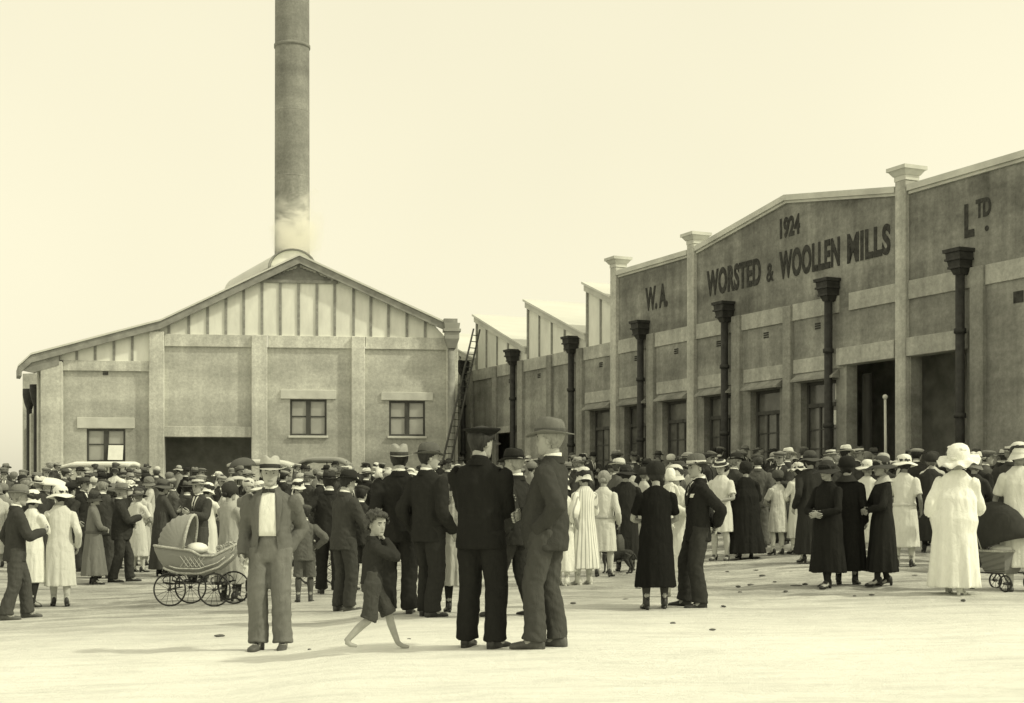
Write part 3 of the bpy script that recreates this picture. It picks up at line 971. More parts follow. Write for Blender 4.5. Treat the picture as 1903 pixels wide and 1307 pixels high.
def smoothpath(pts, rad, k=4):
    """resample a limb so that joints bend softly"""
    P = [np.asarray(p, float) for p in pts]; R = list(rad)
    op, orr = [], []
    for i in range(len(P) - 1):
        p0 = P[max(0, i - 1)]; p1 = P[i]; p2 = P[i + 1]; p3 = P[min(len(P) - 1, i + 2)]
        for j in range(k):
            t = j / k
            q = .5 * ((2 * p1) + (p2 - p0) * t + (2 * p0 - 5 * p1 + 4 * p2 - p3) * t * t + (3 * p1 - p0 - 3 * p2 + p3) * t ** 3)
            lin = p1 + (p2 - p1) * t
            op.append(q * .6 + lin * .4); orr.append(R[i] + (R[i + 1] - R[i]) * t)
    op.append(P[-1]); orr.append(R[-1])
    return op, orr

def ik(a, c, l1, l2, pole):
    a, c, pole = map(lambda v: np.asarray(v, float), (a, c, pole))
    d = c - a; L = np.linalg.norm(d); mx = (l1 + l2) * .992
    if L > mx: c = a + d / L * mx; d = c - a; L = mx
    u = d / L
    x = (l1 * l1 - l2 * l2 + L * L) / (2 * L)
    h = math.sqrt(max(0, l1 * l1 - x * x))
    p = pole - u * pole.dot(u)
    return a + u * x + nrm(p) * h, c

def grid_head(n=40, m=30, sc=1.0):
    ss = -np.cos(np.linspace(0.02, math.pi - .02, m)); ss = np.sign(ss) * np.abs(ss) ** 1.0
    S = [-1, -.95, -.8, -.6, -.35, -.1, .15, .4, .65, .85, .95, 1]
    RX = [.004, .026, .045, .056, .065, .071, .0755, .077, .069, .049, .03, .003]
    YF = [.055, .077, .087, .087, .087, .087, .091, .095, .086, .062, .038, .003]
    YB = [-.03, -.01, -.004, -.03, -.066, -.086, -.099, -.105, -.095, -.067, -.04, -.003]
    us = np.linspace(-1, 1, n, endpoint=False)
    an = np.pi * np.sign(us) * np.abs(us) ** 1.35
    V = []; info = []
    for s in ss:
        rx, yf, yb = np.interp(s, S, RX), np.interp(s, S, YF), np.interp(s, S, YB)
        for a in an:
            c, sn = math.cos(a), math.sin(a)
            x = rx * math.copysign(abs(sn) ** .88, sn)
            y = (yf * abs(c) ** .88) if c > 0 else (yb * abs(c) ** .9 if yb < 0 else 0)
            if c <= 0 and yb >= -.01: y = yb * abs(c)
            z = .118 * s
            if c > 0:
                ax = abs(x)
                nose = math.exp(-(x / .0125) ** 2) * (np.interp(s, [-.42, -.33, -.2, .12], [0, 1, .75, .12]) if -.42 < s < .12 else 0)
                y += .027 * nose
                y -= .011 * math.exp(-((ax - .033) / .016) ** 2 - ((s - .06) / .10) ** 2)
                y += .005 * math.exp(-((ax - .03) / .025) ** 2 - ((s - .22) / .07) ** 2)
                y += .005 * math.exp(-(x / .022) ** 2 - ((s + .53) / .05) ** 2) + .004 * math.exp(-(x / .02) ** 2 - ((s + .64) / .05) ** 2)
                y -= .004 * math.exp(-(x / .03) ** 2 - ((s + .74) / .05) ** 2)
                y += .006 * math.exp(-(x / .022) ** 2 - ((s + .88) / .07) ** 2)
                y += .004 * math.exp(-((ax - .045) / .018) ** 2 - ((s + .2) / .15) ** 2)
            V.append((x * sc, y * sc, z * sc)); info.append((s, a))
    Fc = []
    M = []
    for k in range(m - 1):
        for i in range(n):
            j = (i + 1) % n
            f = (k * n + i, k * n + j, (k + 1) * n + j, (k + 1) * n + i)
            Fc.append(f)
            cx = sum(V[q][0] for q in f) / 4 / sc; cs = sum(V[q][2] for q in f) / 4 / sc / .118; cy = sum(V[q][1] for q in f)
            mi = 0
            if cy > 0:
                if ((abs(cx) - .033) / .0125) ** 2 + ((cs - .05) / .055) ** 2 < 1: mi = 1
                elif ((abs(cx) - .033) / .018) ** 2 + ((cs - .22) / .04) ** 2 < 1: mi = 1
                elif (cx / .022) ** 2 + ((cs + .57) / .055) ** 2 < 1: mi = 2
            M.append(mi)
    Fc.append(tuple(range(n - 1, -1, -1))); M.append(0)
    Fc.append(tuple((m - 1) * n + i for i in range(n))); M.append(0)
    return V, Fc, M, info, n, m

HEADG = grid_head()
HEADG_LO = grid_head(24, 18)

def xf(M, v):
    return np.array((M @ Vector((float(v[0]), float(v[1]), float(v[2]))))[:])

def add_hand(mb, wrist, d, nrmv, s, curl=.5, sc=1.0, mi=0):
    """palm, four bent fingers of unequal length, thumb from the side of the palm"""
    d = nrm(d); n = nrm(np.asarray(nrmv, float) - d * np.dot(nrmv, d)); t = np.cross(d, n) * (1 if s > 0 else -1)
    if np.dot(t, (0, 1, 0)) < -.2 and abs(d[2]) > .6: t = -t
    w = np.asarray(wrist, float)
    ring = lambda c, a, b: [c + t * a * math.cos(q) + n * b * math.sin(q) for q in np.linspace(0, 2 * math.pi, 10, endpoint=False)]
    mb.loft([ring(w - d * .03, .024 * sc, .02 * sc), ring(w + d * .012 * sc, .027 * sc, .018 * sc), ring(w + d * .05 * sc, .04 * sc, .016 * sc), ring(w + d * .092 * sc, .041 * sc, .013 * sc)], mi)
    for k, (o, L) in enumerate(((.031, .072), (.0105, .082), (-.0105, .076), (-.031, .06))):
        p = w + d * .086 * sc + t * o * sc
        pts = [p]; dd = d; c = 0
        for seg, fr in ((0, .42), (1, .33), (2, .25)):
            c += curl * (.6 + .25 * seg + .06 * k)
            v = d * math.cos(c) + n * math.sin(c)
            p = p + v * L * fr * sc; pts.append(p)
        mb.tube(pts, [.0095 * sc, .009 * sc, .008 * sc, .006 * sc], 6, mi, ref=t)
    p = w + d * .025 * sc + t * .03 * sc
    mb.tube([p - t * .012 * sc, p + (t * .6 + d * .6 + n * .3) * .03 * sc, p + (t * .55 + d * 1.0 + n * .55) * .05 * sc, p + (t * .4 + d * 1.35 + n * .9) * .06 * sc], [.014 * sc, .012 * sc, .01 * sc, .007 * sc], 6, mi)

ARM = {   # wrist target (side * x, y, z) and elbow pole for one arm, upright body 1.72 m
    'down': ((.245, .05, .87), (.25, -1, 0)), 'down2': ((.23, .12, .88), (.3, -1, 0)), 'pocket': ((.18, .0, .92), (.45, -.9, 0)),
    'back': ((.05, -.21, .96), (1, -.5, 0)), 'front': ((.035, .22, 1.02), (1, -.3, -.2)), 'chest': ((.09, .32, 1.16), (.7, -.3, -.8)),
    'fold': ((-.05, .22, 1.13), (.55, .0, -1)), 'face': ((.05, .13, 1.44), (.6, .35, -1)), 'hip': ((.21, .02, 1.0), (1, -.6, 0)),
    'push': ((.16, .40, 1.06), (.5, -.6, -.4)), 'swing_f': ((.22, .22, .93), (.3, -1, 0)), 'swing_b': ((.26, -.16, .90), (.3, -1, .1)),
    'read': ((.05, .34, 1.22), (.8, -.2, -.8)), 'carry': ((.10, .26, 1.20), (.7, -.1, -.9)), 'up': ((.10, .22, 1.62), (.8, .3, -.6)), 'out': ((.42, .16, 1.1), (.6, -.8, -.4)),
}
FEET = {'open': ((.135, .03, 10), (.13, -.02, 10)), 'half': ((.095, .07, 5), (.10, -.05, 9)), 'stand': ((.115, 0, 8), (.105, .02, 8)), 'wide': ((.17, .0, 12), (.16, .03, 12)), 'step': ((.10, .16, 5), (.11, -.14, 8)), 'weight': ((.10, .0, 6), (.17, .10, 22)),
        'stride': ((.08, .34, 2), (.09, -.32, 3)), 'fstep': ((.085, .10, 4), (.085, -.10, 6)), 'together': ((.075, 0, 6), (.07, .015, 6))}

class Pose: pass

def pose(sp):
    P = Pose()
    fem = sp.get('sex', 'm') == 'f'
    lean, side, twist = sp.get('lean', 0), sp.get('side', 0), sp.get('twist', 0)
    P.fem = fem
    fn = sp.get('feet', 'stand')
    if fem and fn in ('step', 'weight'): fn = 'fstep'
    ft = FEET[fn]
    hipz = .905
    stride = max(abs(ft[0][1]), abs(ft[1][1]))
    hipz -= stride * stride * .62
    P.drop = .905 - hipz
    P.pel = Matrix.Translation((0, 0, -P.drop))
    P.M = Matrix.Translation((0, 0, .93 - P.drop)) @ Matrix.Rotation(math.radians(twist), 4, 'Z') @ Matrix.Rotation(math.radians(-lean), 4, 'X') @ Matrix.Rotation(math.radians(side), 4, 'Y') @ Matrix.Translation((0, 0, -.93))
    sw = sp.get('sw', .158 if fem else .185)
    P.sw = sw
    P.sh, P.el, P.wr = {}, {}, {}
    for s, key in ((-1, 'al'), (1, 'ar')):
        a = sp.get(key, 'down')
        tgt, pole = ARM[a] if isinstance(a, str) else a
        S = xf(P.M, (s * sw, -.005, 1.328 if fem else 1.345)); W = xf(P.M, (s * tgt[0], tgt[1], tgt[2]))
        R3 = P.M.to_3x3()
        pl = np.array((R3 @ Vector((s * pole[0], pole[1], pole[2])))[:])
        P.sh[s] = S; P.el[s], P.wr[s] = ik(S, W, .295, .262, pl)
    P.hip, P.kn, P.an, P.fyaw = {}, {}, {}, {}
    for s, (fx, fy, yaw) in ((-1, ft[0]), (1, ft[1])):
        H = np.array((s * .09, 0, hipz)); A = np.array((s * fx, fy, .085 + (.05 if fy < -.25 else 0)))
        yr = math.radians(-s * yaw)
        P.kn[s], P.an[s] = ik(H, A, .419, .404, (-math.sin(yr) * .8, 1, 0))
        P.hip[s] = H; P.fyaw[s] = yr
    hs = sp.get('hs', 1.0)
    P.hs = hs
    hc = xf(P.M, (0, .022, 1.602 + (hs - 1) * .11))
    P.head = Matrix.Translation(hc) @ Matrix.Rotation(math.radians(twist + sp.get('hyaw', 0)), 4, 'Z') @ Matrix.Rotation(math.radians(sp.get('hpitch', -2)), 4, 'X') @ Matrix.Rotation(math.radians(sp.get('hroll', 0)), 4, 'Y')
    P.headc = hc
    return P

def body_mesh(P, sp, q=1):
    """one continuous body: trunk, neck, arms and legs grown together, with head and hands"""
    mb = MB(); t = .88
    w = P.sw / .185
    rows = [(.84, .15, .11), (.95, .155, .115), (1.06, .14, .1), (1.2, .155, .108), (1.32, .165, .1), (1.4, .15, .075), (1.445, .085, .055)]
    mb.loft([[xf(P.M, (rx * w * t * math.cos(a), ry * t * math.sin(a), z)) for a in np.linspace(0, 2 * math.pi, 16, endpoint=False)] for z, rx, ry in rows])
    nk = .047 if P.fem else .057
    a, b = xf(P.M, (0, -.012, 1.40)), P.headc + np.array((P.head.to_3x3() @ Vector((0, -.022, -.055)))[:])
    mb.tube([a, (a + b) / 2, b], [nk * 1.2, nk, nk], 14)
    k = .86 if P.fem else 1.0
    for s in (-1, 1):
        pp, rr = smoothpath([P.sh[s] - np.array((s * .03, 0, 0)), P.sh[s] * .5 + P.el[s] * .5, P.el[s], P.el[s] * .55 + P.wr[s] * .45, P.wr[s] + nrm(P.wr[s] - P.el[s]) * .0], [.05 * k, .045 * k, .037 * k, .037 * k, .026 * k])
        mb.tube(pp, rr, 12)
        pp, rr = smoothpath([P.hip[s] + np.array((0, 0, .03)), P.hip[s] * .5 + P.kn[s] * .5, P.kn[s], P.kn[s] * .62 + P.an[s] * .38 + np.array((0, -.012, 0)), P.an[s]], [.078, .066, .05, .052, .034])
        mb.tube(pp, rr, 12)
        # heel and instep
        f = np.array((-math.sin(P.fyaw[s]), math.cos(P.fyaw[s]), 0))
        an = P.an[s]; g = an * np.array((1, 1, 0)) + np.array((0, 0, an[2] - .085))
        mb.tube([an, g + f * .06 + np.array((0, 0, .045)), g + f * .14 + np.array((0, 0, .03))], [(.036, .034), (.042, .03), (.04, .02)], 10)
    me = remesh(mb, .013 if q else .02, 2, mats=[])
    hb = MB()
    n = len(me.vertices); co = np.empty(n * 3); me.vertices.foreach_get('co', co); co = co.reshape(-1, 3)
    hb.add(co, [tuple(p.vertices) for p in me.polygons])
    bpy.data.meshes.remove(me)
    V, Fc, M, info, _, _ = HEADG if q else HEADG_LO
    base = len(hb.v)
    hb.v += [tuple(xf(P.head, (x * P.hs, y * P.hs, z * P.hs))) for x, y, z in V]
    hb.f += [tuple(i + base for i in f) for f in Fc]; hb.m += M
    for s in (-1, 1):
        eb = MB(); eb.ball((s * .078, -.012, -.005), (.011, .022, .034), 8)
        hb.add([xf(P.head, np.array(v) * P.hs) for v in eb.v], eb.f)
        d = P.wr[s] - P.el[s]
        key = 'al' if s < 0 else 'ar'; a = sp.get(key, 'down')
        nv = np.array((-s * 1.0, .25, 0))
        cl = .38
        if a in ('chest', 'read', 'push', 'carry'): nv = np.array((-s * .8, 0, -.5 if a == 'push' else .5)); cl = .7
        if a == 'face': nv = np.array((-s * .3, -1, .0)); cl = .35
        if a in ('back', 'front', 'fold'): nv = np.array((0, -1 if a != 'back' else 1, 0)); cl = .5
        add_hand(hb, P.wr[s], nrm(d), nv, s, cl, sp.get('hand', 1.0))
    me = hb.mesh("body", [sp.get('skin', SKIN), EYE, LIP], True)
    return me

def ell(P, z, rx, ry, cx=0, cy=0, n=32, k=0, fl=0.0, ph=0.0, M=None, pw=1.0):
    r = []
    for a in np.linspace(0, 2 * math.pi, n, endpoint=False):
        q = 1 + (fl * (math.sin(k * a + ph) + .5 * math.sin((k * 2 - 3) * a + ph * 2.3) + .4 * math.sin((k - 4) * a + ph * .7)) if fl else 0)
        c, s = math.cos(a), math.sin(a)
        if pw != 1: c = math.copysign(abs(c) ** pw, c); s = math.copysign(abs(s) ** pw, s)
        v = (cx + rx * q * c, cy + ry * q * s, z)
        r.append(xf(M, v) if M is not None else np.array(v))
    return r

def sleeve(mb, P, s, r, upto=1.0, k=1.0, flare=0.0):
    S, E, W = P.sh[s], P.el[s], P.wr[s]
    inw = S - np.array((s * .06, 0, -.006))
    if upto >= 1:
        pts = [inw, S + np.array((s * .012, 0, .006)), S * .5 + E * .5, E, E * .5 + W * .5, W + nrm(W - E) * .012]
        rad = [r * .80, r * .93, r * .93, r * .86, r * .8, r * .68 + flare]
    elif upto >= .7:
        e = E * .45 + W * .55
        pts = [inw, S + np.array((s * .012, 0, .006)), S * .5 + E * .5, E, e]; rad = [r * .8, r * .94, r * .95, r * .9, r * .85 + flare]
    else:
        e = S * .25 + E * .75
        pts = [inw, S + np.array((s * .012, 0, .006)), S * .55 + E * .45, e]; rad = [r * .8, r * .95, r * .98, r * 1.02 + flare]
    pp, rr = smoothpath(pts, rad)
    mb.tube(pp, rr, 14)

def jacket_mesh(P, sp, q=1):
    mb = MB(); b = sp.get('belly', 0.0); w = P.sw / .185
    L = sp.get('jl', .76)
    rows = [(L, .192, .138 + b * .4, 0), (.84, .19, .141 + b * .7, b * .3), (.95, .18, .133 + b, b * .5), (1.06, .173, .123 + b, b * .5), (1.18, .186, .128 + b * .5, b * .25), (1.29, .197, .126, 0), (1.36, .188, .108, -.004), (1.405, .16, .092, -.008), (1.44, .11, .077, -.013), (1.462, .085, .07, -.016), (1.485, .076, .066, -.016)]
    mb.loft([ell(P, z, rx * w, ry, 0, cy, 24, M=P.M, pw=.92) for z, rx, ry, cy in rows])
    for s in (-1, 1): sleeve(mb, P, s, .078 * (1 + b))
    return remesh(mb, .0125 if q else .019, 3, sp.get('fold', .012), sp.get('seed', 1))

def trousers_mesh(P, sp, q=1):
    mb = MB(); b = sp.get('belly', 0.0); wd = sp.get('tw', 1.0)
    mb.loft([ell(P, z, rx, ry + b * .6, 0, b * .3, 20, M=P.pel) for z, rx, ry in ((.80, .175, .118), (.88, .178, .125), (.96, .168, .12), (1.06, .155, .112))])
    short = sp.get('short', False)
    for s in (-1, 1):
        H, K, A = P.hip[s], P.kn[s], P.an[s]
        d = nrm(A - K)
        if short:
            e = K * .93 + A * .07
            pts = [H + np.array((0, 0, .02)), H * .5 + K * .5, K * .9 + H * .1, e]; rad = [.105, .10, .102, .106]
        else:
            e = A - d * .0 + np.array((0, .012, -.018))
            pts = [H + np.array((0, 0, .02)), H * .55 + K * .45, K, K * .5 + A * .5, K * .12 + A * .88, e]
            rad = [.106 * wd, .10 * wd, .088 * wd, .083 * wd, .086 * wd, .092 * wd]
        pp, rr = smoothpath(pts, rad); mb.tube(pp, rr, 16)
    return remesh(mb, .0125 if q else .019, 2, sp.get('fold', .011), sp.get('seed', 1) + 7)

def dress_mesh(P, sp, q=1):
    hem = sp.get('hem', .33); fl = sp.get('flute', .055); b = sp.get('belly', 0.0); wz = sp.get('flare', 1.0)
    w = P.sw / .158; mb = MB(); ph = sp.get('seed', 1) * 1.7; n = 56
    rows = [(1.468, .066, .058, -.012), (1.44, .088, .07, -.01), (1.40, .135, .088, -.006), (1.35, .16, .1, 0), (1.25, .168, .12, .006), (1.12, .158 + b, .118 + b, .0), (.99, .166 + b, .125 + b, 0), (.88, .185 + b, .142 + b, 0)]
    low = [(.74, .198, .155), (.6, .21, .168), (.46, .222, .18), (.34, .232, .19), (.22, .244, .2), (.12, .252, .21)]
    R = [ell(P, z, rx * w, ry, 0, cy, n, M=P.M) for z, rx, ry, cy in rows]
    low = [r for r in low if r[0] > hem + .03]
    zl = hem; rl = np.interp(hem, [.1, .34, .74, .9], [.255, .232, .198, .185]); low.append((zl, rl, rl * .82))
    ctr = (P.an[-1] + P.an[1]) / 2
    for z, rx, ry in low:
        f = (0.9 - z) / .8
        g = 1 + (wz - 1) * f
        R.append(ell(P, z - P.drop * (1 - f), (rx + b) * g, (ry + b) * g, ctr[0] * f, ctr[1] * f + sp.get('skirt_y', 0) * f, n, 9 + int(sp.get('seed', 1)) % 4, fl * f * 1.1, ph))
    mb.loft(R)
    sl = sp.get('sleeve', .5)
    for s in (-1, 1): sleeve(mb, P, s, .064 if sl < 1 else .062, sl, flare=sp.get('cuff', 0))
    return remesh(mb, .0125 if q else .019, 2, sp.get('fold', .0085), sp.get('seed', 1), hang=True)

def shoes(P, sp, root, m):
    fem = P.fem; c = .86 if fem else 1.0
    if sp.get('child'): c = .95
    for s in (-1, 1):
        f = np.array((-math.sin(P.fyaw[s]), math.cos(P.fyaw[s]), 0)); r = np.array((f[1], -f[0], 0))
        g = P.an[s] * np.array((1, 1, 0)) + np.array((0, 0, P.an[s][2] - .085))
        mb = MB(); rings = []
        hl = .035 if fem else .0
        for y, w, h, base in ((-.075, .018, .06, 0), (-.068, .03, .085, 0), (-.035, .037, .105, 0), (.01, .037, .11, .0), (.05, .036, .082, .3), (.1, .043, .062, 1), (.15, .046, .05, 1), (.185, .036, .042, 1), (.2, .018, .03, 1)):
            lift = hl * (1 - base) if fem else 0
            ring = []
            for a in np.linspace(0, 2 * math.pi, 14, endpoint=False):
                z = h * .5 + h * .5 * math.sin(a); z = max(z, .0)
                if math.sin(a) < -.2: z = 0.0
                ring.append(g + f * y * c + r * w * c * math.cos(a) + np.array((0, 0, z + lift * (1 - .0))))
            rings.append(ring)
        mb.loft(rings)
        if fem:
            q = g + f * -.05
            mb.tube([q + np.array((0, 0, .0)), q + np.array((0, 0, hl + .01))], [.016, .024], 8)
        else:
            q = g - f * .045
            mb.tube([q + np.array((0, 0, -.002)), q + np.array((0, 0, .02))], [.034, .034], 10)
        mb.build("shoe", m, root, True)

def stockings(P, root, m, short=False):
    mb = MB()
    for s in (-1, 1):
        K, A = P.kn[s], P.an[s]
        pts = [K + (P.hip[s] - K) * (.25 if not short else -.12), K, K * .62 + A * .38 + np.array((0, -.014, 0)), A * .8 + K * .2, A - np.array((0, 0, .02))]
        if short: pts = pts[1:]; pts[0] = K * .88 + A * .12
        rad = [.064, .056, .059, .042, .041][-len(pts):]
        pp, rr = smoothpath(pts, rad); mb.tube(pp, rr, 12)
    mb.build("stockings", m, root, True)

def hair_mesh(P, sp, style, q=1):
    V, Fc, M, info, n, m = HEADG if q else HEADG_LO
    def keep(s, a):
        aa = abs(a)
        front = np.interp(aa, [0, .7, 1.1, 1.5, 1.75, 2.2, math.pi], [.55, .5, .3, -.15 if style != 'short' else .05, -.35 if style != 'short' else -.2, -.55, -.6 if style == 'short' else -.75])
        return s > front
    off = {'short': .007, 'curly': .03, 'bob': .017, 'bun': .013}[style]
    N = mnoise.noise
    W = []
    for (x, y, z), (s, a) in zip(V, info):
        p = Vector((x, y, z)); l = p.length or 1
        o = off * (1 + .35 * N(p * 38))
        if style == 'curly': o = off * (1 + 1.5 * N(p * 34) + 1.1 * N(p * 70))
        e = sstep(0, .18, s - (.5 if abs(a) < .9 else -.4)) * .0 + 1
        p = p * (1 + o * e / l)
        W.append(xf(P.head, (p.x * P.hs, p.y * P.hs, p.z * P.hs)))
    mb = MB(); used = {}
    fs = []
    for f in Fc[:-2] + [Fc[-1]]:
        if all(keep(*info[i]) for i in f): fs.append(f)
    for f in fs:
        for i in f: used.setdefault(i, len(used))
    vs = [None] * len(used)
    for i, j in used.items(): vs[j] = W[i]
    mb.add(vs, [tuple(used[i] for i in f) for f in fs])
    if style == 'bun':
        bb = MB(); bb.ball((0, -.115, -.03), (.05, .035, .045), 14)
        mb.add([xf(P.head, np.array(v) * P.hs) for v in bb.v], bb.f)
    return mb

# ------------------------------------------------------------------ hats, in the head's own frame
def hat_brim(r0, r1, z, side=.02, front=-.01, wave=0.0, n=36, droop=0.0, wk=5, ph=0.0, th=.004):
    def df(p, r, zz, a):
        t = (r - r0) / (r1 - r0)
        x, y = math.cos(a), math.sin(a)
        dz = side * x * x * t * t + front * max(0, y) * t - droop * t ** 1.3 + wave * t * math.sin(wk * a + ph) + front * .3 * max(0, -y) * t
        return (p[0], p[1], p[2] + dz)
    k = 5
    up = [(r0 + (r1 - r0) * i / k, z + th) for i in range(k + 1)]
    dn = [(r0 + (r1 - r0) * i / k, z) for i in range(k, -1, -1)]
    return up + dn, df

def make_hat(kind, v, band=.03, sx=.92, sy=1.13, ph=0.0):
    """-> list of (part name, MB, material); first is the hat, the others its sub-parts"""
    felt = cloth(v, 'felt') if kind not in ('boater', 'panama', 'sunhat', 'frill') else mat("straw_%03d" % int(v * 1000), v, .12, 30, .85, .5, 120)
    bandm = cloth(band, 'ribbon')
    mb = MB(); parts = []
    n = 32
    if kind in ('fedora', 'panama', 'trilby'):
        r = .100; top = .165 if kind != 'trilby' else .15
        def df(p, rr, z, a):
            x, y, zz = p
            t = sstep(.09, .17, z)
            zz -= t * .028 * math.exp(-(x / .026) ** 2) * (1.0 if abs(y) < .1 else .5)
            if y > 0: x *= 1 - t * .25 * (y / .1)
            zz -= t * .014 * max(0, -y / .1)
            return (x, y, zz)
        mb.lathe([(r, .04), (r, .06), (r * .985, .09), (r * .95, .12), (r * .9, .145), (r * .78, .162), (r * .5, .168), (r * .2, .168), (.002, .168)], n, 0, (0, -.005, 0), sx, sy, df)
        pr, d2 = hat_brim(r, .163, .042, .022, -.022)
        mb.lathe(pr, n, 0, (0, -.005, 0), sx, sy * .98, d2)
        bb = MB(); bb.lathe([(r + .002, .047), (r + .0035, .05), (r + .003, .08), (r + .001, .083)], n, 0, (0, -.005, 0), sx, sy)
        parts.append(("hat_band", bb, bandm))
    elif kind == 'bowler':
        r = .1
        mb.lathe([(r, .04), (r * 1.0, .08), (r * .96, .11), (r * .85, .138), (r * .6, .157), (r * .3, .165), (.002, .167)], n, 0, (0, -.005, 0), sx, sy)
        pr, d2 = hat_brim(r, .145, .042, .03, -.012)
        mb.lathe(pr, n, 0, (0, -.005, 0), sx, sy * .98, d2)
        bb = MB(); bb.lathe([(r + .002, .046), (r + .003, .05), (r + .003, .07), (r + .001, .073)], n, 0, (0, -.005, 0), sx, sy)
        parts.append(("hat_band", bb, bandm))
    elif kind == 'boater':
        r = .098
        mb.lathe([(r, .04), (r, .115), (r * .96, .12), (r * .5, .121), (.002, .121)], n, 0, (0, -.005, 0), sx, sy)
        pr, d2 = hat_brim(r, .155, .042, .004, -.004)
        mb.lathe(pr, n, 0, (0, -.005, 0), sx, sy, d2)
        bb = MB(); bb.lathe([(r + .002, .047), (r + .003, .05), (r + .003, .085), (r + .001, .088)], n, 0, (0, -.005, 0), sx, sy)
        parts.append(("hat_band", bb, bandm))
    elif kind == 'cap':
        def df(p, r, z, a):
            x, y, zz = p
            return (x, y + .02, zz + -.18 * (y + .0) * sstep(.05, .11, z) * .8)
        mb.lathe([(.095, .035), (.098, .05), (.118, .07), (.125, .085), (.118, .1), (.085, .117), (.04, .124), (.002, .126)], n, 0, (0, 0, 0), sx, 1.08, df)
        pk = []
        for rr, z in ((.09, .048), (.15, .028)):
            pk.append([(rr * .95 * math.sin(a), rr * 1.05 * math.cos(a) + .008, z - .01 * abs(math.sin(a))) for a in np.linspace(-1.1, 1.1, 12)])
            pk.append([(rr * .95 * math.sin(a), rr * 1.05 * math.cos(a) + .008, z - .006 - .01 * abs(math.sin(a))) for a in np.linspace(-1.1, 1.1, 12)])
        mb.loft([pk[0], pk[2], pk[3], pk[1], pk[0]], closed=False, cap0=False, cap1=False)
    elif kind == 'peaked':
        mb.lathe([(.097, .028), (.099, .07), (.104, .078), (.142, .102), (.146, .110), (.142, .117), (.09, .121), (.002, .122)], n, 0, (0, -.003, 0), .93, 1.1,
                 lambda p, r, z, a: (p[0], p[1], p[2] + .06 * p[1] * sstep(.08, .11, z)))
        bb = MB(); bb.lathe([(.1, .03), (.1015, .034), (.1015, .066), (.1, .07)], n, 0, (0, -.003, 0), .93, 1.1)
        parts.append(("hat_band", bb, bandm))
        pk = []
        for rr, z in ((.097, .035), (.15, .004)):
            for dz in (0, -.005):
                pk.append([(rr * .9 * math.sin(a), rr * 1.06 * math.cos(a), z + dz) for a in np.linspace(-1.0, 1.0, 14)])
        pb = MB(); pb.loft([pk[0], pk[2], pk[3], pk[1], pk[0]], closed=False, cap0=False, cap1=False)
        parts.append(("peak", pb, LEATHER))
    elif kind == 'cloche':
        def df(p, r, z, a):
            x, y, zz = p
            t = sstep(.02, -.06, z) if z < .02 else 0
            k = 1 + t * .12 * max(0, math.sin(a))
            return (x * k, y * k, zz + t * (.012 * math.sin(2 * a + ph) + .012 * max(0, math.sin(a))))
        mb.lathe([(.128, -.058), (.118, -.04), (.108, -.02), (.103, .01), (.104, .05), (.1, .09), (.088, .12), (.062, .142), (.03, .151), (.002, .153)], n, 0, (0, -.008, 0), .95, 1.12, df)
        bb = MB(); bb.lathe([(.105, -.006), (.1065, -.003), (.1065, .022), (.105, .026)], n, 0, (0, -.008, 0), .95, 1.12)
        parts.append(("hat_band", bb, bandm))
    elif kind in ('sunhat', 'frill'):
        wv = .012 if kind == 'sunhat' else .02
        mb.lathe([(.106, .02), (.108, .06), (.104, .095), (.09, .125), (.06, .146), (.03, .153), (.002, .155)], n, 0, (0, -.01, 0), .96, 1.1)
        pr, d2 = hat_brim(.106, .2 if kind == 'sunhat' else .205, .024, .0, -.01, wv, n, .045 if kind == 'sunhat' else .03, 4 if kind == 'sunhat' else 9, ph)
        mb.lathe(pr, 48, 0, (0, -.01, 0), .98, 1.05, d2)
        if kind == 'frill':
            r2 = random.Random(int(ph * 10) + 5)
            for i in range(14):
                a = r2.random() * 6.28; rr = .10 + r2.random() * .02; z = .03 + r2.random() * .1
                if z > .1: rr *= .75
                mb.ball((rr * math.cos(a), rr * math.sin(a) * 1.08 - .01, z), (.026, .026, .015), 8)
        else:
            bb = MB(); bb.lathe([(.108, .026), (.1105, .03), (.1095, .06), (.107, .064)], n, 0, (0, -.01, 0), .96, 1.1)
            parts.append(("hat_band", bb, bandm))
    elif kind == 'toque':
        def df(p, r, z, a):
            q = 1 + .06 * mnoise.noise(Vector((p[0] * 18 + ph, p[1] * 18, p[2] * 18)))
            return (p[0] * q, p[1] * q, p[2] * q)
        mb.lathe([(.1, -.012), (.112, .005), (.118, .04), (.117, .08), (.1, .118), (.07, .142), (.035, .153), (.002, .156)], n, 0, (0, -.016, 0), .97, 1.1, df)
    elif kind == 'bonnet':
        def df(p, r, z, a):
            q = 1 + .035 * math.sin(z * 160)
            return (p[0] * q, p[1] * q, p[2])
        mb.lathe([(.06, -.10), (.085, -.075), (.097, -.03), (.1, .02), (.094, .07), (.075, .11), (.045, .13), (.002, .136)], n, 0, (0, -.02, 0), .95, 1.05, df)
    return [("hat", mb, felt)] + parts

def attach_hat(root, P, sp):
    h = sp.get('hat')
    if not h: return
    kind, v = h[0], h[1]
    band = h[2] if len(h) > 2 else .03
    ps = make_hat(kind, v, band, ph=sp.get('seed', 1) * 1.3)
    o = ps[0][1].build("hat", ps[0][2], root, True)
    M = P.head @ Matrix.Scale(P.hs, 4) @ Matrix.Rotation(math.radians(sp.get('hat_tilt', 0)), 4, 'X')
    M = M @ Matrix.Scale(sp.get('hat_s', 1.0), 4)
    o.matrix_basis = M
    for nm, mb, m in ps[1:]:
        mb.build(nm, m, o, True)
    return o

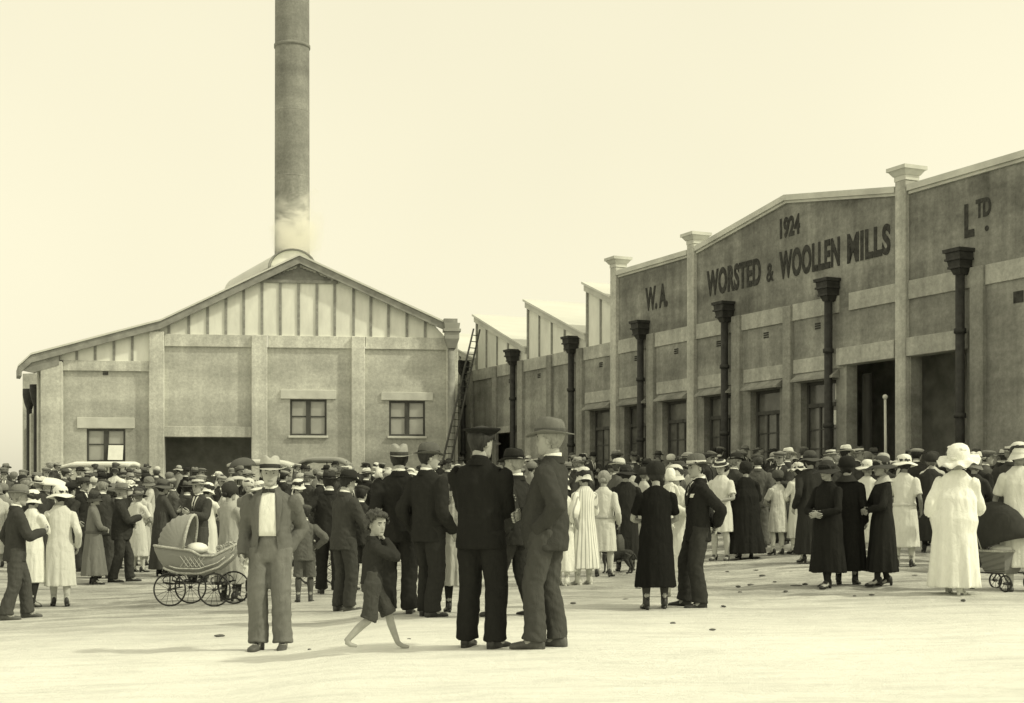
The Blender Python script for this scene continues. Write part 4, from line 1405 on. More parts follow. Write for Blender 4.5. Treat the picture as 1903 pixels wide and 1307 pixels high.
def ray_patch(bvh, M, zs, xl, xr, off, n=6, back=False):
    """a strip of cloth lying on the chest: rays from the front of the body frame"""
    rows = []
    R = M.to_3x3(); dirv = (R @ Vector((0, -1 if not back else 1, 0))).normalized()
    for z, a, b in zip(zs, xl, xr):
        row = []
        for i in range(n + 1):
            x = a + (b - a) * i / n
            o = M @ Vector((x, .8 if not back else -.8, z))
            hit = bvh.ray_cast(o, dirv)
            if hit[0] is None:
                row.append(None)
            else: row.append(np.array((hit[0] - dirv * off)[:]))
        if any(p is None for p in row):
            good = [p for p in row if p is not None]
            if not good: continue
            row = [p if p is not None else good[0] for p in row]
        rows.append(row)
    mb = MB()
    k = len(rows)
    if k < 2: return mb
    dv = np.array(dirv[:]) * .006
    vs = [p for r in rows for p in r] + [p + dv for r in rows for p in r]
    m = n + 1; fs = []
    for j in range(k - 1):
        for i in range(n):
            a = j * m + i
            fs.append((a, a + 1, a + m + 1, a + m)); fs.append((a + k * m, a + m + k * m, a + m + 1 + k * m, a + 1 + k * m))
    for j in range(k - 1):
        a, b = j * m, j * m + n
        fs.append((a, a + m, a + m + k * m, a + k * m)); fs.append((b, b + k * m, b + m + k * m, b + m))
    for i in range(n):
        a = i; b = (k - 1) * m + i
        fs.append((a, a + k * m, a + 1 + k * m, a + 1)); fs.append((b, b + 1, b + 1 + k * m, b + k * m))
    mb.add(vs, fs)
    return mb

def obj_from(name, me, m, parent):
    me.materials.clear(); me.materials.append(m)
    o = link(bpy.data.objects.new(name, me)); o.parent = parent
    return o

def make_person(sp, q=1):
    """builds one figure at the origin, facing +Y, 1.72 m tall before scaling"""
    P = pose(sp)
    me = body_mesh(P, sp, q)
    root = link(bpy.data.objects.new("person", me))
    fem = P.fem
    man = sp.get('wear', 'dress' if fem else 'suit') in ('suit', 'shirt', 'boy')
    if man:
        jm = jacket_mesh(P, sp, q)
        jv = sp.get('jacket', .04)
        j = obj_from("jacket" if sp.get('wear') != 'shirt' else "shirt", jm, cloth(jv), root)
        tv = sp.get('trousers', jv)
        obj_from("trousers" if not sp.get('short') else "short_trousers", trousers_mesh(P, sp, q), cloth(tv, 't'), root)
        jm.update()
        bvh = BVHTree.FromPolygons([v.co.copy() for v in jm.vertices], [tuple(p.vertices) for p in jm.polygons])
        if sp.get('collar', .78):
            mb = MB(); rings = []
            for r, z, bk in ((.066, 1.465, .0), (.0635, 1.497, .012), (.060, 1.498, .012), (.060, 1.46, 0)):
                rings.append([xf(P.M, (r * math.cos(a), -.012 + r * 1.05 * math.sin(a), z - bk * math.sin(a))) for a in np.linspace(0, 2 * math.pi, 20, endpoint=False)])
            mb.loft(rings, cap0=False, cap1=False)
            mb.build("collar", cloth(sp.get('collar', .78), 'collar'), root, True)
        # the coat collar, rolled round the neck
        if sp.get('wear') != 'shirt':
            mb = MB(); rings = []
            for r, z in ((.095, 1.43), (.088, 1.462), (.079, 1.482), (.072, 1.478), (.073, 1.44)):
                rings.append([xf(P.M, (r * math.cos(a), -.016 + r * .98 * math.sin(a), z - .03 * sstep(0, 1, math.sin(a)))) for a in np.linspace(math.pi * .9 - math.pi * 1.0, math.pi * 2.1 - math.pi * .0, 24)])
            mb.loft(rings, cap0=False, cap1=False, closed=False)
            mb.build("coat_collar", cloth(jv * .9), j, True)
        if sp.get('front'):
            lo = sp.get('vlow', 1.12); w = sp.get('vw', .05)
            zs = np.linspace(1.445, lo, 9); f = (zs - lo) / (1.445 - lo)
            op = sp.get('open', 0.0)
            ctr = np.full(9, 0.0)
            half = .006 + op * (1 - f) ** .7 + w * f
            mb = ray_patch(bvh, P.M, zs, ctr - half, ctr + half, .008)
            if sp.get('waist'):
                bm = bmesh.new(); bm.from_mesh(jm)          # the coat hangs open below the shirt front
                hb = half[-1]
                for s in (-1, 1):
                    bmesh.ops.bisect_plane(bm, geom=bm.verts[:] + bm.edges[:] + bm.faces[:], plane_co=(s * hb, 0, lo), plane_no=(1, 0, s * .12))
                bmesh.ops.bisect_plane(bm, geom=bm.verts[:] + bm.edges[:] + bm.faces[:], plane_co=(0, 0, lo), plane_no=(0, 0, 1))
                dead = [f for f in bm.faces if (lambda c: c.y > .02 and c.z < lo and abs(c.x) < hb + .12 * (lo - c.z))(f.calc_center_median())]
                bmesh.ops.delete(bm, geom=dead, context='FACES')
                bm.to_mesh(jm); bm.free()
            mb.build("shirt_front", cloth(sp.get('shirt', .78), 'collar'), root, True)
            for s in (-1, 1):
                inner = ctr + s * half; outer = inner + s * (.012 + .042 * np.minimum(1, f * 1.6) * (f < .93))
                a, b = (outer, inner) if s < 0 else (inner, outer)
                lm = ray_patch(bvh, P.M, zs, a, b, .013, 3)
                lm.build("lapel", cloth(jv * 1.05), j, True)
            if sp.get('tie'):
                zs2 = np.linspace(1.45, lo + .01, 6)
                if sp['tie'] == 'bow':
                    mb = MB()
                    for s in (-1, 1):
                        c0 = xf(P.M, (0, .082, 1.447)); c1 = xf(P.M, (s * .055, .074, 1.447))
                        mb.tube([c0, c1], [(.010, .008), (.022, .009)], 8, ref=(0, 0, 1))
                    mb.ball(xf(P.M, (0, .088, 1.447)), .012, 8)
                    mb.build("bow_tie", cloth(.06, 'ribbon'), root, True)
                else:
                    ray_patch(bvh, P.M, zs2, [-.014] * 6, [.014] * 6, .012, 3).build("tie", cloth(.03, 'ribbon'), root, True)
            if sp.get('kerchief'):
                mb = ray_patch(bvh, P.M, np.linspace(1.305, 1.262, 4), [-.145, -.135, -.13, -.128], [-.095, -.085, -.082, -.08], .008, 3)
                mb.build("pocket_handkerchief", WHITE_C, j, True)
            mb = MB()
            for z in (lo - .03, lo - .13):
                o = P.M @ Vector((.012, .8, z)); d = (P.M.to_3x3() @ Vector((0, -1, 0)))
                h = bvh.ray_cast(o, d)
                if h[0] and not sp.get('waist'): mb.ball((h[0] - d * .004)[:], .009, 8)
            if mb.v: mb.build("buttons", LEATHER, j, True)
        if sp.get('badge'):
            mb = MB()
            for s in (-1, 1):
                a = P.sh[s]
                mb.tube([a + np.array((-s * .09, -.01, .058)), a + np.array((s * .02, -.0, .05))], [(.028, .008), (.024, .008)], 8, ref=(0, 1, 0))
            mb.build("shoulder_strap", cloth(jv * .8), j, True)
        if sp.get('belt'):
            mb = MB(); rings = [ell(P, z, .184, .138, 0, 0, 28, M=P.M, pw=.92) for z in (.985, .99, 1.02, 1.025)]
            rings = [ell(P, .985, .178, .134, 0, 0, 28, M=P.M, pw=.92), ell(P, .99, .186, .142, 0, 0, 28, M=P.M, pw=.92), ell(P, 1.02, .185, .141, 0, 0, 28, M=P.M, pw=.92), ell(P, 1.025, .176, .132, 0, 0, 28, M=P.M, pw=.92)]
            mb.loft(rings, cap0=False, cap1=False); mb.build("belt", LEATHER, j, True)
        if sp.get('socks'): stockings(P, root, cloth(sp['socks'], 't'), True)
        hr = sp.get('hairstyle', 'short')
    else:
        dv = sp.get('dress', .7)
        m = striped() if sp.get('stripes') else cloth(dv)
        nm = {'coat': "long_coat"}.get(sp.get('wear'), "dress")
        d = obj_from(nm, dress_mesh(P, sp, q), m, root)
        if sp.get('collar'):
            mb = MB(); rings = []
            for r, z, f in ((.075, 1.485, .9), (.10, 1.455, .8), (.15, 1.40, .78), (.152, 1.392, .78), (.07, 1.44, .8)):
                rings.append([xf(P.M, (r * math.cos(a), -.012 + r * f * math.sin(a), z - .03 * max(0, math.sin(a)) + .012 * abs(math.cos(a)))) for a in np.linspace(0, 2 * math.pi, 28, endpoint=False)])
            mb.loft(rings, cap0=False, cap1=False)
            mb.build("collar", cloth(sp['collar'], 'collar'), d, True)
        if sp.get('sash'):
            mb = MB(); b = sp.get('belly', 0)
            mb.loft([ell(P, z, (.172 + e + b) * P.sw / .158, .132 + e + b, 0, 0, 32, M=P.M) for z, e in ((.95, .0), (.955, .008), (1.0, .006), (1.005, -.004))], cap0=False, cap1=False)
            mb.build("sash", cloth(sp['sash'], 'ribbon'), d, True)
        if sp.get('stock') is not None: stockings(P, root, cloth(sp['stock'], 't'))
        hr = sp.get('hairstyle', 'bob')
    shoes(P, sp, root, {'b': LEATHER, 'd': LEATHER_D, 'w': mat("white_canvas_shoe", .6, .1, 12, .8, .2, 60)}[sp.get('shoe', 'b')])
    if hr:
        mb = hair_mesh(P, sp, hr, q)
        o = mb.build("hair", HAIRS[sp.get('hair', 'dark')], root, True)
        md = o.modifiers.new("thick", 'SOLIDIFY'); md.thickness = .012; md.offset = -1
    hat = attach_hat(root, P, sp)
    return root, P

HAT_TOP = {'fedora': .05, 'panama': .05, 'trilby': .045, 'bowler': .048, 'boater': .004, 'cap': .008, 'peaked': .006, 'cloche': .034, 'sunhat': .037, 'frill': .045, 'toque': .038, 'bonnet': .02, None: 0}
def total_h(sp):
    h = sp.get('hat'); hs = sp.get('hs', 1)
    ft = FEET[sp.get('feet', 'stand')]
    stride = max(abs(ft[0][1]), abs(ft[1][1]))
    return 1.722 + (hs - 1) * .22 + HAT_TOP[h[0] if h else None] * hs - stride * stride * .62 - (1 - math.cos(math.radians(sp.get('lean', 0)))) * .8

def copy_tree(o, parent=None):
    c = o.copy(); scene.collection.objects.link(c)
    if parent is not None: c.parent = parent
    for ch in o.children: copy_tree(ch, c)
    return c
# ------------------------------------------------------------------ the people one can tell apart
SP = dict
PLACED = []          # (x, y) of everyone standing, so that nobody stands inside another
def person(label, cat, px, yaw, sp, yb=None, yt=None, Y=None, q=1, group=None):
    sp = dict(sp); sp.setdefault('seed', len(PLACED) % 17 + 1)
    if Y is None:
        Y = solve_y(px, yb)
        p = at(px, yb, Y)
        H = (yb - yt) / F * Y
    else:
        p = at(px, HOR, Y)
        H = CAMZ + (HOR - yt) / F * Y - ground_h(p.x, Y)
    root, P = make_person(sp, q)
    sc = H / total_h(sp)
    z = ground_h(p.x, Y)
    root.location = (p.x, Y, z - .004)
    root.rotation_euler = (0, 0, math.radians(yaw))
    root.scale = (sc,) * 3
    tag(root, label, cat, group)
    PLACED.append((p.x, Y))
    print("P %-46s x %.2f y %.2f H %.2f" % (label[:46], p.x, Y, H))
    return root, P, sc

FG = [
 # label, category, px, yaw, foot row, top row, spec
 ("man in grey fedora and dark jacket with paler trousers, standing beside woman in plain white", "man", 28, -62, 1150, 898, SP(hat=('fedora', .2, .13), jacket=.055, trousers=.075, ar='chest', al='down', lean=3, feet='step', shoe='d', hair='grey', hpitch=-6)),
 ("woman in plain white frock, white cloche and dark stockings beside man in grey fedora", "woman", 60, -22, 1128, 910, SP(sex='f', hat=('cloche', .75, .7), dress=.76, hem=.37, sleeve=1, stock=.035, shoe='d', feet='step', ar='chest', al='down', flare=.92)),
 ("woman in pale long coat and wide drooping white hat, one hand raised to her face", "woman", 112, 20, 1127, 901, SP(sex='f', hat=('sunhat', .74, .7), dress=.62, wear='coat', hem=.30, sleeve=1, stock=.5, al='face', ar='down', feet='weight', hyaw=25, flare=.95)),
 ("woman in grey belted coat over long grey skirt, dark hat, hands held before her", "woman", 174, -68, 1086, 911, SP(sex='f', hat=('cloche', .07, .05), dress=.17, wear='coat', hem=.17, sleeve=1, stock=.04, al='front', ar='front', belly=.02, sash=.12, flare=1.08)),
 ("stout man in dark suit and mid grey felt hat, seen from his side, hands together", "man", 224, -75, 1082, 896, SP(hat=('fedora', .2, .1), jacket=.045, trousers=.05, al='front', ar='chest', belly=.05, feet='step', hair='grey')),
 ("woman in long pale patterned dress seen from behind, with bare dark hair", "woman", 262, 2, 1051, 905, SP(sex='f', dress=.52, hem=.22, sleeve=.7, hairstyle='bun', stock=.4, flute=.07)),
 ("woman in dark coat and broad dark hat, hem at her ankles, behind wicker pram hood", "woman", 302, -50, 1071, 889, SP(sex='f', hat=('sunhat', .1, .05), dress=.075, wear='coat', hem=.13, sleeve=1, stock=.03, al='chest', ar='front', belly=.03)),
 ("man in plain dark grey coat and grey hat with his back turned, behind the pram", "man", 348, 6, 1062, 893, SP(hat=('trilby', .13, .03), jacket=.08, trousers=.06)),
 ("woman in white dress and deep white cloche standing just behind the wicker pram", "woman", 386, -28, 1068, 896, SP(sex='f', hat=('cloche', .78, .75), dress=.74, hem=.30, sleeve=.7, stock=.6, al='push', ar='push', hpitch=-14)),
 ("woman in light grey wrap coat and dark toque at the handle of the wicker pram", "woman", 426, -35, 1117, 895, SP(sex='f', hat=('toque', .05), dress=.36, wear='coat', hem=.26, sleeve=1, stock=.05, ar='push', al='push', flute=.06, hairstyle='bun')),
 ("small girl in white frock half hidden behind the man in the bow tie", "girl", 452, -10, 1112, 985, SP(sex='f', hs=1.25, child=1, hat=('cloche', .72, .6), dress=.72, hem=.5, sleeve=.5, stock=.05, sw=.15)),
 ("man in light grey suit with bow tie, banded grey fedora and open white shirt front", "man", 503, 176, 1208, 845, SP(hat=('fedora', .42, .05), jacket=.135, trousers=.165, al=((.14, -.04, .91), (.6, -.9, 0)), ar='down', front=1, open=.075, vlow=1.04, waist=.775, tie='bow', shoe='d', tw=1.04, hpitch=2, hyaw=14, feet='stand', sw=.186, vw=.05)),
 ("boy in knickerbockers and large cap seen from behind, his hand on his hip", "boy", 566, 8, 1120, 938, SP(hs=1.14, wear='boy', hat=('cap', .09), jacket=.12, trousers=.11, short=True, socks=.09, ar='hip', al='hip', sw=.17)),
 ("man in black coat walking away behind the man with the paper, one heel lifted", "man", 612, 10, 1104, 873, SP(hat=('fedora', .05, .02), jacket=.03, trousers=.03, feet='step', al='hip', ar='down')),
 ("man in charcoal suit and black wide fedora reading a paper, left of the barefoot boy", "man", 638, -52, 1136, 871, SP(hat=('fedora', .035, .02), jacket=.06, trousers=.055, ar='chest', al='chest', lean=4, hpitch=-12, feet='stand', shoe='d')),
 ("small boy in dark cap and jacket, between the reading man and the tall dark pair", "boy", 671, -20, 1098, 902, SP(hs=1.12, wear='boy', hat=('cap', .05), jacket=.04, trousers=.05, short=True, socks=.05, ar='chest', al='down', sw=.165)),
 ("barefoot curly haired boy in shorts striding past with both hands up to his mouth", "boy", 690, -78, 1210, 953, SP(hs=1.2, wear='boy', jacket=.035, trousers=.065, short=True, collar=0, al='face', ar='face', feet='stride', hairstyle='curly', hair='brown', hyaw=-58, lean=4, sw=.16, bare=1, jl=.90)),
 ("tall man in black suit and pale upturned hat, back turned, next to banded felt hat", "man", 742, 5, 1143, 823, SP(hat=('panama', .3, .07), jacket=.025, trousers=.03, feet='stand', hat_tilt=6, sw=.19)),
 ("tall man in black suit and dark banded felt hat looking sideways, hand hanging down", "man", 795, -40, 1147, 820, SP(hat=('bowler', .11, .03), jacket=.028, trousers=.032, feet='half', ar='down2', al='down', hyaw=-30, sw=.19, hand=1.05)),
 ("woman in pale coat with dark muff and gloves, standing close behind the policeman", "woman", 850, 10, 1138, 890, SP(sex='f', hat=('cloche', .6, .05), dress=.55, wear='coat', hem=.36, sleeve=1, stock=.03, al='front', ar='front')),
 ("policeman in black tunic and flat peaked cap seen from behind, arms folded", "policeman", 893, -24, 1205, 793, SP(hat=('peaked', .02, .015), jacket=.020, trousers=.022, collar=.02, badge=1, al='fold', ar='fold', feet='open', jl=.78, sw=.195, hyaw=-22, tw=1.04, fold=.009)),
 ("man in black suit and black hat, mostly hidden between the policeman and stout man", "man", 958, 62, 1146, 831, SP(hat=('fedora', .03, .015), jacket=.028, trousers=.03, feet='step', al='down', ar='chest', hair='grey', belly=.03)),
 ("big stout man in dark grey suit and grey felt hat, facing the policeman", "man", 1018, 70, 1205, 776, SP(hat=('fedora', .16, .1), jacket=.05, trousers=.065, al=((.15, .03, .92), (.45, -.9, 0)), ar='front', belly=.055, feet='half', tw=.98, sw=.172, lean=-3, shoe='d', hair='grey', hat_s=1.06, fold=.013, hpitch=0)),
 ("woman in plain white skirt and white shoes walking behind the big stout man", "woman", 1046, -15, 1090, 885, SP(sex='f', hat=('cloche', .74, .7), dress=.76, hem=.24, sleeve=.5, stock=.7, shoe='w', feet='step', flute=.06)),
 ("woman in long striped white summer dress and straw sun hat", "woman", 1086, 32, 1089, 867, SP(sex='f', hat=('cloche', .62, .6), stripes=1, hem=.26, sleeve=.7, stock=.6, shoe='w', flare=1.12, flute=.07, al='down', ar='front', hpitch=-8)),
 ("bareheaded woman in pale blouse and skirt with a dark bag in her hand", "woman", 1122, -14, 1072, 876, SP(sex='f', dress=.58, hem=.42, sleeve=1, stock=.5, hairstyle='bun', hair='grey', ar='down2', al='front', sash=.45)),
 ("woman in long black coat and black brimmed hat seen from behind, near the dark dog", "woman", 1163, -4, 1062, 862, SP(sex='f', hat=('sunhat', .03, .02), dress=.03, wear='coat', hem=.2, sleeve=1, stock=.03, al='front', ar='front', sw=.175)),
 ("woman in short sleeved black velvet dress, black toque and dark stockings, back to us", "woman", 1219, 4, 1133, 856, SP(sex='f', hat=('toque', .03), dress=.014, hem=.27, sleeve=.5, stock=.06, al='front', ar='front', sw=.175, flute=.035, flare=1.04, hairstyle='bob', feet='stand')),
 ("woman in pale dress holding a bonneted baby, beyond the woman in black velvet", "woman", 1256, 150, 1112, 862, SP(sex='f', hat=('cloche', .6, .5), dress=.6, hem=.36, sleeve=1, stock=.6, al='carry', ar='carry', shoe='w')),
 ("man in black suit, hat with pale band and breast pocket handkerchief, hands clasped behind", "man", 1297, 100, 1130, 841, SP(hat=('fedora', .13, .68), jacket=.024, trousers=.04, al='back', ar='back', front=1, vlow=1.15, vw=.045, tie='long', kerchief=1, feet='weight', tw=1.05, hyaw=10)),
 ("girl in white dress and banded straw hat looking down, beside the long black coat", "girl", 1340, 150, 1042, 855, SP(sex='f', hat=('boater', .62, .1), dress=.68, hem=.5, sleeve=.5, stock=.5, al='front', ar='down', shoe='d', hpitch=-14)),
 ("broad woman in voluminous black cape coat and dark bonnet hat seen from behind", "woman", 1386, 2, 1038, 856, SP(sex='f', hat=('toque', .035), dress=.022, wear='coat', hem=.10, sleeve=1, belly=.05, flare=1.2, sw=.18, al='front', ar='front', flute=.04)),
 ("girl in rumpled pale frock, white stockings and black shoes near the broad black cape", "girl", 1446, 20, 1031, 872, SP(sex='f', hs=1.06, hat=('toque', .1), dress=.55, hem=.47, sleeve=.5, stock=.66, feet='stand', flute=.08, fold=.011, ar='chest', al='front')),
 ("girl in white jacket frock and frilled pale sun hat, next to girl in rumpled frock", "girl", 1484, 25, 1029, 857, SP(sex='f', hat=('frill', .6), dress=.72, hem=.3, sleeve=.7, stock=.65, al='front', ar='front')),
 ("tall woman in long charcoal coat and dark hat, behind the woman clasping her hands", "woman", 1506, 12, 1046, 836, SP(sex='f', hat=('sunhat', .07, .04), dress=.035, wear='coat', hem=.14, sleeve=1, stock=.5, sw=.18)),
 ("woman in black coat and black brimmed hat walking with pale hands clasped in front", "woman", 1538, 128, 1093, 855, SP(sex='f', hat=('sunhat', .035, .02), dress=.02, wear='coat', hem=.22, sleeve=1, stock=.03, al='front', ar='front', feet='step', sw=.17, belly=.02, hpitch=-4)),
 ("woman in black coat with fur collar, back to us, close against woman clasping hands", "woman", 1574, -25, 1087, 846, SP(sex='f', hat=('toque', .025), dress=.02, wear='coat', hem=.2, sleeve=1, stock=.03, collar=.04, sw=.18, belly=.03)),
 ("woman in black coat with light collar and feathered dark hat, walking toward the black pair", "woman", 1640, 95, 1089, 847, SP(sex='f', hat=('sunhat', .06, .03), dress=.025, wear='coat', hem=.19, sleeve=1, stock=.035, collar=.5, al='front', ar='front', feet='step', hair='grey')),
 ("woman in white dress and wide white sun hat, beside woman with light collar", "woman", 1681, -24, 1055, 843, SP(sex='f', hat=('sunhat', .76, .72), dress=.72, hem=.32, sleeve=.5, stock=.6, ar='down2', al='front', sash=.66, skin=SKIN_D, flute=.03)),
 ("large woman all in white with big frilled hat and wide cape sleeves, pushing a pushchair", "woman", 1773, -28, 1106, 828, SP(sex='f', hat=('frill', .80), hat_s=1.25, hat_tilt=20, dress=.80, hem=.10, sleeve=.7, cuff=.05, al='down', ar='push', belly=.05, flare=.98, sw=.185, feet='step', flute=.06, skirt_y=0, shoe='w', lean=8, side=3)),
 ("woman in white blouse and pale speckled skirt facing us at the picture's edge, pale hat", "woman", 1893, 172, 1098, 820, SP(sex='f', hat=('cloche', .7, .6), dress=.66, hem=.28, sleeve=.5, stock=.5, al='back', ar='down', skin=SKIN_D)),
]
for i, (lab, cat, px, yaw, yb, yt, sp) in enumerate(FG):
    sp['seed'] = i * 1.37 + 1
    bare = sp.pop('bare', 0)
    r, P, sc = person(lab, cat, px, yaw, sp, yb, yt)
    if bare:
        for ch in list(r.children):
            if ch.name.startswith("shoe"): bpy.data.objects.remove(ch)
    if 'bonneted' in lab:
        # the baby looks back over her shoulder
        b, bp = make_person(SP(sex='f', hs=1.75, child=1, hat=('bonnet', .76), dress=.74, hem=.30, sleeve=1, sw=.15, al='chest', ar='front', feet='together', shoe='w', hairstyle=None, flute=.03), 1)
        b.scale = (.37,) * 3
        M = r.matrix_basis
        loc = Vector((r.location.x - .10, r.location.y - .30, r.location.z + .92 * sc))
        b.location = loc; b.rotation_euler = (0, 0, math.radians(-15))
        tag(b, "baby in knitted white bonnet and gown, carried beyond the woman in black velvet", "baby")
    if 'reading a paper' in lab:
        mb = MB()
        w = P.wr[1]
        c = (P.wr[1] + P.wr[-1]) / 2 + np.array((0, .12, .05))
        for s in (-1, 1):
            mb.add([c + np.array(v) for v in ((0, .02, -.10), (s * .13, -.02, -.10), (s * .13, .04, .08), (0, .08, .08), (0, .023, -.10), (s * .13, -.017, -.10), (s * .13, .043, .08), (0, .083, .08))],
                   [(0, 1, 2, 3), (4, 7, 6, 5), (0, 4, 5, 1), (1, 5, 6, 2), (2, 6, 7, 3), (3, 7, 4, 0)])
        pv = [Vector(v) * sc for v in mb.v]; mb.v = [tuple(v) for v in pv]
        o = mb.build("paper", WHITE_C); o.location = r.location; o.rotation_euler = r.rotation_euler
        tag(o, "folded white paper held by the man in charcoal suit and black fedora", "paper")
    if 'dark bag' in lab:
        w = P.wr[1] * sc
        mb = MB()
        mb.loft([[(w[0] + a * math.cos(t), w[1] + .05 + b * math.sin(t), w[2] + z) for t in np.linspace(0, 2 * math.pi, 16, endpoint=False)] for z, a, b in ((-.42, .06, .10), (-.40, .075, .13), (-.25, .07, .13), (-.17, .03, .09))])
        bag = mb.build("handbag", cloth(.09, 'bag'), None, True)
        mb = MB(); mb.tube([(w[0], w[1] + .05 + .07 * math.cos(t), w[2] - .18 + .12 * math.sin(t)) for t in np.linspace(0, math.pi, 10)], .008, 6)
        mb.build("handle", LEATHER, bag, True)
        bag.location = r.location; bag.rotation_euler = r.rotation_euler
        tag(bag, "soft dark grey handbag hanging from the bareheaded woman's hand", "handbag")
    if 'dark muff' in lab:
        w = (P.wr[1] + P.wr[-1]) / 2 * sc
        mb = MB(); mb.ball((w[0], w[1] + .03, w[2]), (.16, .09, .10), 16)
        o = mb.build("muff", cloth(.02, 'fur'), None, True); o.location = r.location; o.rotation_euler = r.rotation_euler
        tag(o, "round black fur muff on the pale coated woman beside the policeman", "muff")
# ------------------------------------------------------------------ prams, dog, cars, parasols
def wicker(key, v):
    m = bpy.data.materials.new(key); m.use_nodes = True
    t = m.node_tree; b = t.nodes["Principled BSDF"]; b.inputs['Roughness'].default_value = .75
    c = t.nodes.new("ShaderNodeTexCoord")
    def wave(rot, sc):
        mp = t.nodes.new("ShaderNodeMapping"); mp.inputs['Rotation'].default_value = rot
        t.links.new(c.outputs['Object'], mp.inputs[0])
        w = t.nodes.new("ShaderNodeTexWave"); w.inputs['Scale'].default_value = sc; w.inputs['Distortion'].default_value = .6; w.inputs['Detail'].default_value = 1
        t.links.new(mp.outputs[0], w.inputs['Vector']); return w.outputs[0]
    a = wave((0, 0, 0), 22); d = wave((0, math.pi / 2, 0), 30)
    mx = t.nodes.new("ShaderNodeMath"); mx.operation = 'MULTIPLY'; t.links.new(a, mx.inputs[0]); t.links.new(d, mx.inputs[1])
    r = t.nodes.new("ShaderNodeValToRGB"); r.color_ramp.elements[0].color = tone(v * .45); r.color_ramp.elements[1].color = tone(v * 1.15); r.color_ramp.elements[1].position = .55
    t.links.new(mx.outputs[0], r.inputs[0]); t.links.new(r.outputs[0], b.inputs['Base Color'])
    bp = t.nodes.new("ShaderNodeBump"); bp.inputs['Strength'].default_value = .8; bp.inputs['Distance'].default_value = .01
    t.links.new(mx.outputs[0], bp.inputs['Height']); t.links.new(bp.outputs[0], b.inputs['Normal'])
    return m
M_wick = wicker("grey_wicker", .46)
M_wick2 = wicker("speckled_wicker", .28)
M_braid = mat("plaited_cane", .42, .3, 40, .7, .6, 60)
M_iron = mat("black_iron_wire", .02, .3, 10, .5, .1, 40, spec=.4)

def ring_pts(c, r, n=32, ax='y'):
    return [(c[0] + r * math.cos(a), c[1], c[2] + r * math.sin(a)) for a in np.linspace(0, 2 * math.pi, n)]
def wheel(root, c, r, spokes=14, th=.012, name="wheel"):
    mb = MB(); mb.tube(ring_pts(c, r - th), th, 8, ref=(0, 1, 0), cap=False)
    w = mb.build(name, M_iron, root, True)
    mb = MB()
    mb.tube([(c[0], c[1] - .035, c[2]), (c[0], c[1] + .035, c[2])], .022, 10)
    for k in range(spokes):
        a = 2 * math.pi * k / spokes
        mb.tube([(c[0] + .015 * math.cos(a), c[1] + (.02 if k % 2 else -.02), c[2] + .015 * math.sin(a)), (c[0] + (r - th) * math.cos(a), c[1], c[2] + (r - th) * math.sin(a))], .0028, 4)
    mb.build("spokes", M_iron, w)

